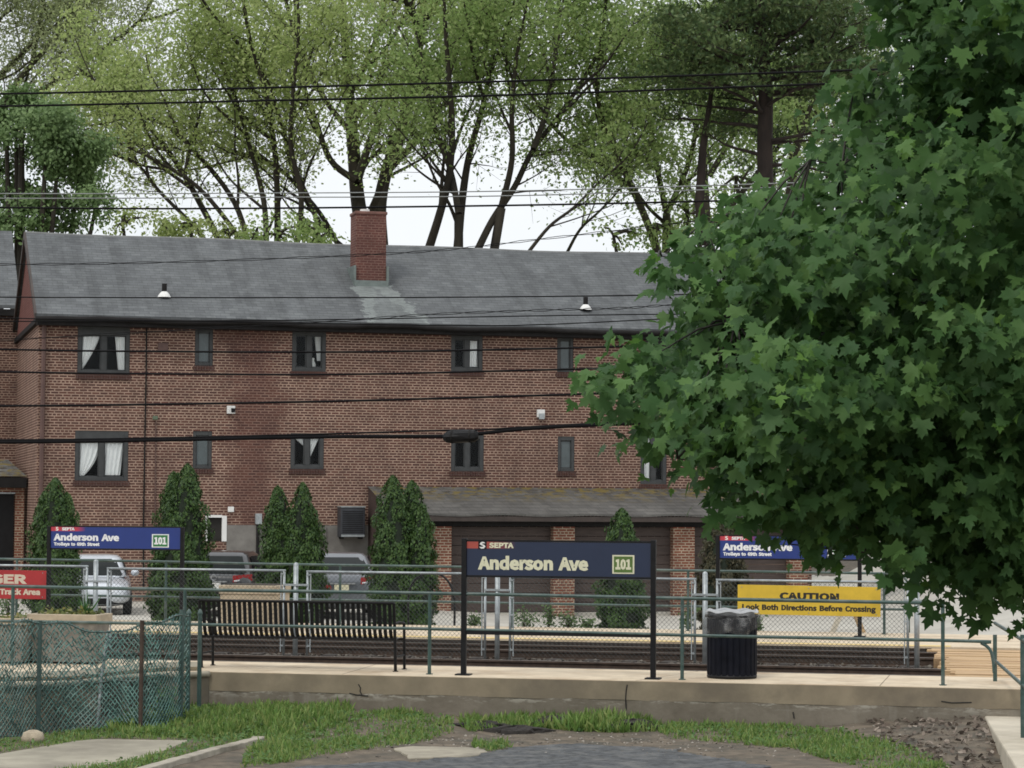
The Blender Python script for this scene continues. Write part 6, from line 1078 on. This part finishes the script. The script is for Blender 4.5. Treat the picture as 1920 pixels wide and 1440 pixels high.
tree('light airy tree between the stemmed tree and the pine', [
    L(11, 4, (1235, 480), (1215, 420), (1180, 340), (1140, 260), (1120, 170), (1130, 60), (1140, -30)), L(9, 4, (1270, 470), (1250, 400), (1230, 300), (1215, 200), (1200, 90), (1210, -20)), L(8, 3, (1190, 360), (1120, 300), (1060, 260), (1010, 200), (990, 130)), L(8, 3, (1250, 400), (1290, 310), (1310, 220), (1330, 120), (1330, 20)), L(4.5, 1.5, (1060, 480), (1088, 430), (1125, 395), (1165, 350), (1185, 300))],
    98, 23, n1=8, l1=3.2, nleaf=6, base_px=1240, bark=m_barkg, keep=lambda x, y: rr_.uniform(0, 1, x.shape) < np.clip(1.3 - (y - 150) / 330., .3, 1), mat=m_spring2)
tree('pale hazy tree at the top left beyond the denser green one', [
    L(10, 4, (-40, 300), (0, 200), (60, 120), (120, 50), (160, -30)), L(9, 3, (-20, 160), (60, 80), (110, 0), (130, -40)), L(8, 3, (20, 200), (110, 150), (180, 100), (260, 40), (300, -30)), L(7, 3, (-60, 120), (-20, 40), (20, -40)), L(7, 3, (0, 230), (100, 200), (190, 190), (260, 170))],
    125, 31, n1=9, l1=3.4, nleaf=5, leaf=.17, jit=.5, base_px=-90, mat=m_palel, bark=m_barkg)
tree('thin green tree behind the pine filling the gap by the maple', [
    L(12, 4, (1330, 480), (1325, 400), (1320, 300), (1318, 200), (1330, 90), (1320, -30)), L(9, 3, (1470, 420), (1490, 300), (1520, 200), (1560, 100), (1580, 0)), L(8, 3, (1330, 330), (1380, 240), (1400, 150), (1400, 40)), L(8, 3, (1360, 400), (1440, 300), (1500, 230), (1560, 190))],
    112, 37, n1=8, l1=3.2, nleaf=4, leaf=.2, jit=.5, base_px=1340, mat=m_spring2)
# pine
m_pine = leafmat('pine_needles', [(.036, .078, .026), (.066, .118, .036), (.10, .155, .048), (.10, .13, .045)], .15, .6); m_pbark = M('pine_bark', (.030, .021, .017), .9, .4, 4, bmp=.6, stretch=(1, 1, .4))
Dp = 90; bp = pd(1432, 940, Dp); bp.z = -.8; pt_ = thing('pine_tree', 'tall dark pine with bare lower limbs and thick brown trunk', 'tree', bp, 0, 'trees behind the brick house')
tp = [pd(x, y, Dp) for x, y in ((1436, 400), (1434, 280), (1436, 180), (1428, 80), (1420, -40), (1415, -160))]
mb = MB(); mb.tube([bp + Vector((0, 0, -.2))] + tp, [.42, .31, .29, .27, .23, .18, .1], 10); mb.build('trunk', m_pbark, pt_, origin=bp, smooth=True).location = (0, 0, 0)
mb = MB(); tw = []; rnd = random.Random(4)
for i in range(72):
    t = rnd.uniform(0, 1) ** .8; py = 330 - 480 * t; p = pd(1434 - 10 * t, py, Dp); a = rnd.uniform(0, 6.28); bare = py > 190
    L_ = rnd.uniform(2.6, 6.4) * (.75 if bare else 1); d = Vector((math.cos(a), math.sin(a) * .8, rnd.uniform(-.1, .25))); q = p.copy(); Q = [p]
    for s in range(5): d = (d + Vector((rnd.gauss(0, .14), rnd.gauss(0, .14), rnd.gauss(.02, .1)))).normalized(); q = q + d * L_ / 5; Q.append(q)
    mb.tube(Q, [.085, .07, .055, .04, .028, .012], 5, cap=False)
    for c in range(9):
        u = rnd.uniform(.25 if not bare else .7, 1); j = min(int(u * 5), 4); p2 = Q[j].lerp(Q[j + 1], u * 5 - j); e = p2 + Vector((rnd.gauss(0, .55), rnd.gauss(0, .55), rnd.uniform(-.05, .4))); mb.tube([p2, e], [.018, .008], 3, cap=False)
        if not bare or rnd.random() < .35: tw += [e, p2.lerp(e, .6), e]
mb.tube([pd(1318, 460, Dp + 1), pd(1312, 380, Dp + 1), pd(1318, 280, Dp + 1), pd(1330, 200, Dp + 1), pd(1345, 100, Dp + 1)], [.2, .19, .15, .1, .05], 7)
mb.build('branches', m_pbark, pt_, origin=bp, smooth=True).location = (0, 0, 0)
TW = np.repeat(np.array([tuple(p) for p in tw]), 26, 0); n = len(TW); P = TW + RNG.normal(size=TW.shape) * np.array([.36, .36, .2])
NEED = ([(-.06, -.1, 0), (.06, -.1, 0), (.16, .5, 0), (.03, .15, .02), (0, .6, .05), (-.05, .18, .02), (-.2, .48, 0)], [(0, 1, 3, 5), (1, 2, 3), (3, 4, 5), (5, 6, 0)])
leaves('crown', P, RNG.uniform(.22, .42, n), *NEED, m_pine, pt_, tuple(bp), tip=RNG.normal(size=(n, 3)) * .8 + np.array([0, -.1, .5])).location = (0, 0, 0)
# dense broadleaf tree at the left, and low trees showing over the ridge
def blob_tree(label, blobs, D, n_per, leaf, mat, base_px, group='trees behind the brick house', name='tree', bark=m_bark):
    b = pd(base_px, 940, D); b.z = -.8; t = thing(name, label, 'tree', b, 0, group); s = D / F; Ps, Ns = [], []; mb = MB(); br = MB()
    top = None
    for px, py, rx, ry in blobs:
        c = pd(px, py, D + random.uniform(-1.5, 1.5)); n = int(n_per * rx * ry * s * s); k = max(5, int(rx * ry * s * s * 4))
        u = RNG.normal(size=(k, 3)); u /= np.linalg.norm(u, axis=1, keepdims=True); cc = np.array(c) + u * RNG.uniform(.35, 1.0, (k, 1)) * np.array([rx * s, rx * s * .8, ry * s])
        for _q in cc[:5]: br.tube([tuple(c), tuple((np.array(c) + _q) / 2 + np.array([0, 0, .1])), tuple(_q)], [.07, .05, .02], 4, cap=False)
        pick = RNG.integers(0, k, n); P = cc[pick] + RNG.normal(size=(n, 3)) * np.array([.34, .34, .22]); Ps.append(P); Ns.append(P - np.array(c)); br.tube([(b.x, b.y, (b.z + c.z) / 2), tuple((b * .3 + c * .7)), tuple(c)], [.16, .11, .06], 6, cap=False)
    top = max(bb[1] for bb in blobs); mb.tube([b + Vector((0, 0, -.2)), b + Vector((0, 0, 3)), pd(base_px, min(bb[1] for bb in blobs) + 60, D)], [.35, .28, .1], 8); mb.build('trunk', bark, t, origin=b).location = (0, 0, 0); br.build('branches', bark, t, origin=b).location = (0, 0, 0)
    P = np.concatenate(Ps); Nn = np.concatenate(Ns); Nn = Nn / (np.linalg.norm(Nn, axis=1, keepdims=True) + 1e-6) + RNG.normal(size=P.shape) * .6 + np.array([0, -.2, .5])
    leaves('crown', P, RNG.uniform(.6, 1.35, len(P)) * leaf, *OVAL, mat, t, tuple(b), nrm=Nn, tip=RNG.normal(size=P.shape) + np.array([0, 0, -.9])).location = (0, 0, 0); return t
blob_tree('dense mid green tree behind the left end of the roof', [(30, 250, 100, 70), (110, 290, 95, 65), (40, 340, 100, 60), (150, 320, 65, 50), (90, 390, 100, 45), (10, 190, 90, 50), (180, 385, 45, 35), (20, 420, 70, 40), (90, 225, 70, 50), (-30, 420, 60, 50)], 88, 1700, .15, m_mid, 40)
blob_tree('low yellow green tree showing over the roof ridge at left', [(230, 420, 50, 28), (300, 432, 60, 30), (360, 425, 50, 32), (430, 440, 50, 26)], 92, 700, .15, m_spring, 320)
blob_tree('low green tree showing over the ridge beside the chimney', [(520, 440, 55, 28), (600, 445, 55, 26), (570, 425, 40, 24), (480, 445, 40, 22)], 90, 700, .16, m_spring2, 560)
blob_tree('full green tree filling the background right of the pine', [(1380, 330, 100, 90), (1480, 300, 100, 110), (1560, 260, 90, 110), (1300, 400, 80, 60), (1420, 420, 110, 50), (1540, 380, 100, 70), (1500, 190, 90, 80), (1600, 150, 90, 90)], 118, 95, .2, m_spring2, 1450)
blob_tree('low pale green tree over the ridge near the right end', [(1150, 440, 70, 26), (1230, 420, 70, 40), (1290, 400, 60, 60), (1330, 440, 70, 50), (1420, 420, 90, 50)], 94, 300, .16, m_spring2, 1270)
blob_tree('far green trees where the road climbs away at right', [(1560, 930, 60, 60), (1640, 900, 80, 80), (1730, 880, 90, 90), (1830, 890, 90, 90), (1930, 880, 90, 90), (1500, 860, 70, 80), (1600, 800, 90, 80), (1760, 780, 120, 90), (1900, 780, 100, 90), (2050, 850, 130, 110), (2230, 830, 130, 120), (2120, 720, 140, 100)], 135, 130, .42, m_mid, 1750, group='trees beyond the road')

# ---------------------------------------------------------------- the maple in the foreground
POLY = [(1890, -500), (1720, -300), (1650, -120), (1600, 0), (1640, 40), (1690, 70), (1600, 130), (1560, 200), (1585, 240), (1535, 290), (1505, 340), (1420, 350), (1345, 380), (1320, 425), (1225, 452), (1222, 520), (1275, 548), (1300, 575), (1215, 612), (1140, 622), (1150, 655), (1070, 690), (1110, 722), (1140, 745), (1130, 790), (1195, 815),
        (1185, 830), (1240, 845), (1290, 860), (1345, 900), (1365, 950), (1405, 965), (1450, 955), (1480, 1005), (1520, 1040), (1560, 1010), (1600, 1040), (1650, 1045), (1710, 1055), (1750, 1085), (1775, 1125), (1795, 1140), (1835, 1100), (1870, 1130), (1900, 1150), (1960, 1170), (2150, 1150), (2350, 900), (2450, 500), (2400, 0), (2250, -400), (2100, -560)]
m_map = leafmat('maple_leaves', [(.036, .088, .030), (.064, .140, .042), (.112, .215, .060), (.046, .110, .036), (.080, .170, .048)], .36, .55, .22)
m_mapy = leafmat('young_maple_leaves', [(.08, .19, .04), (.13, .25, .05), (.10, .21, .045)], .4, .5, .25)
m_mbark = M('maple_bark', (.045, .042, .036), .9, .35, 5, bmp=.5)
mt_b = Vector((3.75, 12.6, -.75)); MT = thing('maple_tree', 'foreground maple with broad green leaves overhanging from the right', 'tree', mt_b)
rnd = random.Random(12); pa_ = np.array(POLY, float)
def edged(px, py):                                               # distance in pixels to the outline
    d = 1e9
    for (x0, y0), (x1, y1) in zip(POLY, POLY[1:] + POLY[:1]):
        vx, vy = x1 - x0, y1 - y0; t = max(0, min(1, ((px - x0) * vx + (py - y0) * vy) / (vx * vx + vy * vy))); d = min(d, math.hypot(px - x0 - vx * t, py - y0 - vy * t))
    return d
crown_c = pd(2050, 420, 12.2)
sprays = []; tries = 0; boughs = []
def room(px, py): return bool(inpoly(np.array([px]), np.array([py]), POLY)[0])
def spread(px, py, D, n, sx, sz, emin):
    c = pd(px, py, D); k = 0
    for _ in range(n * 5):
        if k >= n: break
        p = c + Vector((rnd.gauss(0, sx), rnd.gauss(0, sx * .9), rnd.gauss(0, sz))); p.z -= .35 * max(0, -(p.x - c.x)) ** 1.5 * .4
        d = p - EYE; zc = d.dot(fwd); x, y = 960 + F * d.dot(rt) / zc, 720 - F * d.dot(up) / zc
        if room(x, y) and room(x, y + 34):
            e = edged(x, y)
            if e >= emin: sprays.append((p, e)); k += 1
for px, py in ((1105, 690), (1130, 722), (1165, 700), (1175, 640), (1210, 655), (1200, 640), (1240, 470), (1262, 510), (1270, 480), (1330, 410), (1225, 830), (1255, 845), (1290, 850), (1190, 800), (1160, 755), (1350, 900), (1395, 950), (1490, 1000), (1525, 1030), (1565, 1000), (1620, 1030), (1700, 1045), (1780, 1125), (1800, 1130), (1880, 1130), (1590, 215), (1545, 280), (1610, 100), (1500, 335)):
    boughs.append((px, py)); spread(px, py, 11.3 + rnd.uniform(-.3, .3), 2 if px < 1235 else 4, .06, .06, 9)
while tries < 9000 and len(boughs) < 150:
    tries += 1; px = rnd.uniform(1150, 2250); py = rnd.uniform(-250, 1160)
    if not room(px, py): continue
    e = edged(px, py)
    if e < 40 or (560 < py < 860 and px < 1312) or (px < 1340 and rnd.random() < .4) or any(math.hypot((px - a) * .8, py - b) < (74 if px < 1960 else 98) for a, b in boughs): continue
    boughs.append((px, py)); dep = min(1.5, e / 190.0); D = 11.3 - rnd.uniform(0.0, 1.0) * dep
    spread(px, py, D, 20, .155 + .05 * dep, .06, 16)
k = 0                                                             # inner leaves, deep in the crown behind the boughs
while k < 1100:
    px = rnd.uniform(1200, 2450); py = rnd.uniform(-500, 1130)
    if not room(px, py): continue
    e = edged(px, py)
    if e < 60 or ((px > 1960 or py < -40) and rnd.random() > .4): continue
    k += 1; sprays.append((pd(px, py, 12.1 + rnd.uniform(-.3, 1.3) * min(1, e / 120)), e))
for i in range(950):                                              # crown carried on overhead with unseen sprays added to shade what hangs below
    p = Vector((rnd.uniform(.4, 6.5), rnd.uniform(6.2, 13.5), rnd.uniform(0, 1)))
    if p.x / p.y < .10: continue
    p.z = EYE.z + .245 * p.y + .25 + p.z * 2.4; sprays.append((p, 200))
for i in range(520):                                              # far side of the crown, round the trunk
    a, b = rnd.uniform(0, 6.28), rnd.uniform(-1, 1); rr = rnd.uniform(.55, 1) * math.sqrt(1 - b * b * .8); p = Vector((mt_b.x + .5 + 2.3 * rr * math.cos(a), mt_b.y + .8 + 2.3 * rr * math.sin(a), 3.7 + 2.6 * b))
    if p.x / p.y > .225 and p.z > 1.3: sprays.append((p, 200))
P, S, Nn, Tp, yo = [], [], [], [], []
br = MB()
# limbs from the trunk, then boughs, then shoots to every spray
trunk = [mt_b + Vector((0, 0, -.2)), mt_b + Vector((.03, 0, 1.2)), mt_b + Vector((-.02, .05, 2.6)), mt_b + Vector((-.15, -.05, 4.2)), mt_b + Vector((-.1, -.1, 6.0))]
mb = MB(); mb.tube(spline(trunk, 5), [.20] * 3 + [.17] * 8 + [.13] * 6 + [.08] * 4, 12); mb.build('trunk', m_mbark, MT, origin=mt_b, smooth=True).location = (0, 0, 0)
ends = [(1100, 690), (1190, 640), (1240, 480), (1270, 860), (1370, 400), (1400, 960), (1520, 300), (1600, 180), (1520, 720), (1480, 1020), (1650, 560), (1640, 1040), (1720, 60), (1780, 1120), (1800, 380), (1850, 800), (1760, 900), (1380, 600), (1560, 480), (1700, 700), (1880, 200), (1900, 1100), (2200, 700), (2250, 100)]
nodes = []
for px, py in ends:
    e = pd(px, py, 11.6 + rnd.uniform(-.7, .7)); z = min(max(e.z - .4 - .12 * abs(e.x - mt_b.x), 1.0), 5.6); s = Vector((mt_b.x - .05, mt_b.y - .03, z)); m_ = s.lerp(e, .55) + Vector((0, rnd.uniform(-.3, .3), .16))
    Q = spline([s, m_, e], 7); br.tube(Q, [.022 - .019 * i / (len(Q) - 1) for i in range(len(Q))], 6, cap=False); nodes += Q[4:]
NA = np.array([tuple(q) for q in nodes])
for p, e in sprays:
    q = NA[np.argmin(((NA - np.array(p)) ** 2).sum(1))]; q = Vector(q)
    if (q - p).length < .42 and rnd.random() < .5: br.tube([q, q.lerp(p, .5) + Vector((0, 0, .03)), p], [.006, .005, .003], 4, cap=False)
    out = (p - crown_c); out.z = 0; out = out.normalized() if out.length > .1 else Vector((-1, 0, 0)); face = Vector((-.25, -1, .45)); young = rnd.random() < .11; k = rnd.randint(7, 11) if not young else rnd.randint(3, 5)
    for i in range(k):
        a = rnd.gauss(0, 1); off = Vector((rnd.gauss(0, .085), rnd.gauss(0, .085), rnd.gauss(-.04, .07)))
        P.append(p + off); S.append(rnd.uniform(.042, .102) * (.75 if young else 1)); yo.append(young)
        Nn.append(out * .35 + face * rnd.uniform(.2, 1.0) + Vector((rnd.gauss(0, .7), rnd.gauss(0, .6), rnd.gauss(.5, .5)))); Tp.append(out * rnd.uniform(.1, .7) + Vector((rnd.gauss(0, .5), rnd.gauss(0, .3), -rnd.uniform(.4, 1.2))))
br.build('branches', m_mbark, MT, origin=mt_b, smooth=True).location = (0, 0, 0)
P = np.array([tuple(x) for x in P]); S = np.array(S); Nn = np.array([tuple(x) for x in Nn]); Tp = np.array([tuple(x) for x in Tp]); yo = np.array(yo)
def curled(droop, fold, skew): return [(x + skew * (y - .3) ** 2 * 1.0, y, z - droop * (x * x + (y - .2) ** 2) + fold * abs(x)) for x, y, z in MAPLE[0]]
vr = RNG.integers(0, 3, len(P))
for v_, (dr, fo, sk) in enumerate(((0, 0, 0), (.38, .22, .25), (.15, .55, -.3))):
    sel = ~yo & (vr == v_); leaves('leaves', P[sel], S[sel], curled(dr, fo, sk), MAPLE[1], m_map, MT, tuple(mt_b), nrm=Nn[sel], tip=Tp[sel]).location = (0, 0, 0)
leaves('young_leaves', P[yo], S[yo], curled(.2, .3, .2), MAPLE[1], m_mapy, MT, tuple(mt_b), nrm=Nn[yo], tip=Tp[yo]).location = (0, 0, 0)

# ---------------------------------------------------------------- grass, weeds and leaf litter by the road
m_grass = leafmat('grass_blades', [(.08, .165, .032), (.13, .235, .05), (.20, .30, .075), (.28, .32, .11), (.085, .18, .036), (.18, .24, .08)], .3, .5, .3)
m_dry = leafmat('dead_leaves', [(.035, .025, .018), (.06, .045, .034), (.10, .075, .056), (.16, .125, .10), (.34, .29, .24)], .1, .8)
GR = [([(-60, 1396), (0, 1390), (190, 1368), (240, 1352), (300, 1335), (378, 1312), (430, 1318), (520, 1322), (560, 1338), (600, 1372), (560, 1395), (490, 1386), (400, 1408), (280, 1436), (205, 1460), (90, 1452), (262, 1425), (356, 1391), (180, 1386), (60, 1404), (-60, 1424)], 150, .055, 'near'),
      ([(380, 1312), (470, 1316), (610, 1322), (660, 1335), (640, 1350), (560, 1372), (480, 1386), (360, 1388), (300, 1380), (240, 1382), (200, 1372), (300, 1338)], 190, .10, 'near'),
      ([(640, 1345), (720, 1330), (800, 1342), (850, 1352), (850, 1372), (800, 1390), (735, 1400), (640, 1412), (520, 1432), (450, 1440), (480, 1395), (560, 1372)], 170, .075, 'near'),
      ([(860, 1356), (930, 1344), (1000, 1332), (1060, 1326), (1130, 1338), (1180, 1352), (1230, 1358), (1230, 1372), (1150, 1374), (1080, 1372), (1050, 1368), (960, 1366), (880, 1372)], 230, .13, 'near'),
      ([(880, 1394), (950, 1394), (960, 1404), (920, 1410), (890, 1404)], 200, .07, 'near'),
      ([(1210, 1362), (1300, 1360), (1420, 1362), (1560, 1368), (1640, 1380), (1700, 1400), (1760, 1424), (1800, 1450), (1640, 1450), (1560, 1428), (1480, 1402), (1380, 1396), (1260, 1386)], 190, .075, 'near')]
BP, BH = [], []
for poly, dens, hgt, _ in GR:
    q = [gp(*p) for p in poly]; q = [(p.x, p.y) for p in q]; lo, hi = np.min(q, 0), np.max(q, 0); n = int((hi[0] - lo[0]) * (hi[1] - lo[1]) * dens * 5.5)
    x = RNG.uniform(lo[0], hi[0], n) + RNG.normal(0, .05, n); y = RNG.uniform(lo[1], hi[1], n) + RNG.normal(0, .06, n); cl = rough2(x, y, 6.0) + .6 * rough2(x + 9, y, 17.0)
    ok = inpoly(x, y, q) & (RNG.uniform(0, 1, n) < np.clip(.88 + .75 * cl, .12, 1)); x, y, cl = x[ok], y[ok], cl[ok]
    BP.append(np.stack([x, y, zg(x, y) - .01], 1)); BH.append(hgt * np.clip(1 + .6 * cl, .4, 2.0) * RNG.uniform(.4, 1.5, len(x)))
BP = np.concatenate(BP); BH = np.concatenate(BH); n = len(BP)
gr = leaves('grass', BP, BH, [(a * 3.2, b, c) for a, b, c in BLADE[0]], BLADE[1], m_grass, None, (0, 0, 0), nrm=RNG.normal(size=(n, 3)) * np.array([1, 1, .2]), tip=RNG.normal(size=(n, 3)) * .38 + np.array([0, 0, 1.])); kind(gr, 'stuff')
# broad leaved ground weeds among the grass
n = 11000; k = RNG.integers(0, len(BP), n); Pw = BP[k] + RNG.normal(size=(n, 3)) * np.array([.03, .03, .0]) + np.array([0, 0, .02]); Pw[:, 2] += RNG.uniform(0, .05, n)
kind(leaves('ground_weeds', Pw, RNG.uniform(.03, .065, n), *OVAL, leafmat('clover', [(.04, .10, .02), (.07, .15, .03), (.10, .19, .045)], .25), None, (0, 0, 0), nrm=RNG.normal(size=(n, 3)) * .5 + np.array([0, -.3, 1.])), 'stuff')
for px, py, w_, h, lab in ((262, 1352, 60, 40, 'leafy green weed growing at the foot of the netting'), (310, 1335, 60, 46, 'taller green weed climbing the netting by its right end'), (345, 1322, 50, 50, 'reddish weed at the foot of the gate posts'), (228, 1366, 40, 22, 'low weed below the leaning pale post')):
    bush('weed', lab, px, py, w_, h, 32.5, 230, .055, base=gp(px, py), group='weeds along the netting', mat=leafmat('netting_weeds', [(.04, .10, .025), (.075, .16, .035), (.10, .19, .05)], .3))
q = [gp(*p) for p in [(1625, 1356), (1665, 1346), (1720, 1340), (1832, 1336), (1850, 1365), (1905, 1455), (1790, 1455), (1720, 1415), (1650, 1385)]]; q = [(p.x, p.y) for p in q]; lo, hi = np.min(q, 0), np.max(q, 0); n = 2900
x = RNG.uniform(lo[0], hi[0], n); y = RNG.uniform(lo[1], hi[1], n); ok = inpoly(x, y, q); x, y = x[ok], y[ok]; n = len(x)
CURL = ([(0, -.5, .0), (.32, -.1, .16), (.22, .3, .12), (0, .5, .22), (-.25, .28, .14), (-.33, -.12, .12), (0, 0, 0)], [(0, 1, 6), (1, 2, 6), (2, 3, 6), (3, 4, 6), (4, 5, 6), (5, 0, 6)])
kind(leaves('leaf_litter', np.stack([x, y, zg(x, y) + RNG.uniform(.005, .04, n)], 1), RNG.uniform(.04, .10, n), *CURL, m_dry, None, (0, 0, 0), nrm=RNG.normal(size=(n, 3)) * .45 + np.array([0, -.1, 1.])), 'stuff')
# grit and small stones on the dirt verge
n = 1500; px = RNG.uniform(480, 1700, n); py = RNG.normal(1392, 14, n); Q = np.array([tuple(gp(a, b)) for a, b in zip(px, py)])
kind(leaves('grit', Q, RNG.uniform(.015, .05, n) * RNG.uniform(.4, 1, n), *STN, leafmat('grit_mix', [(.07, .06, .05), (.14, .12, .095), (.34, .31, .27)], 0, .9), None, (0, 0, 0), nrm=np.array([[0, 0, 1.]] * n) + RNG.normal(size=(n, 3)) * .25), 'stuff')
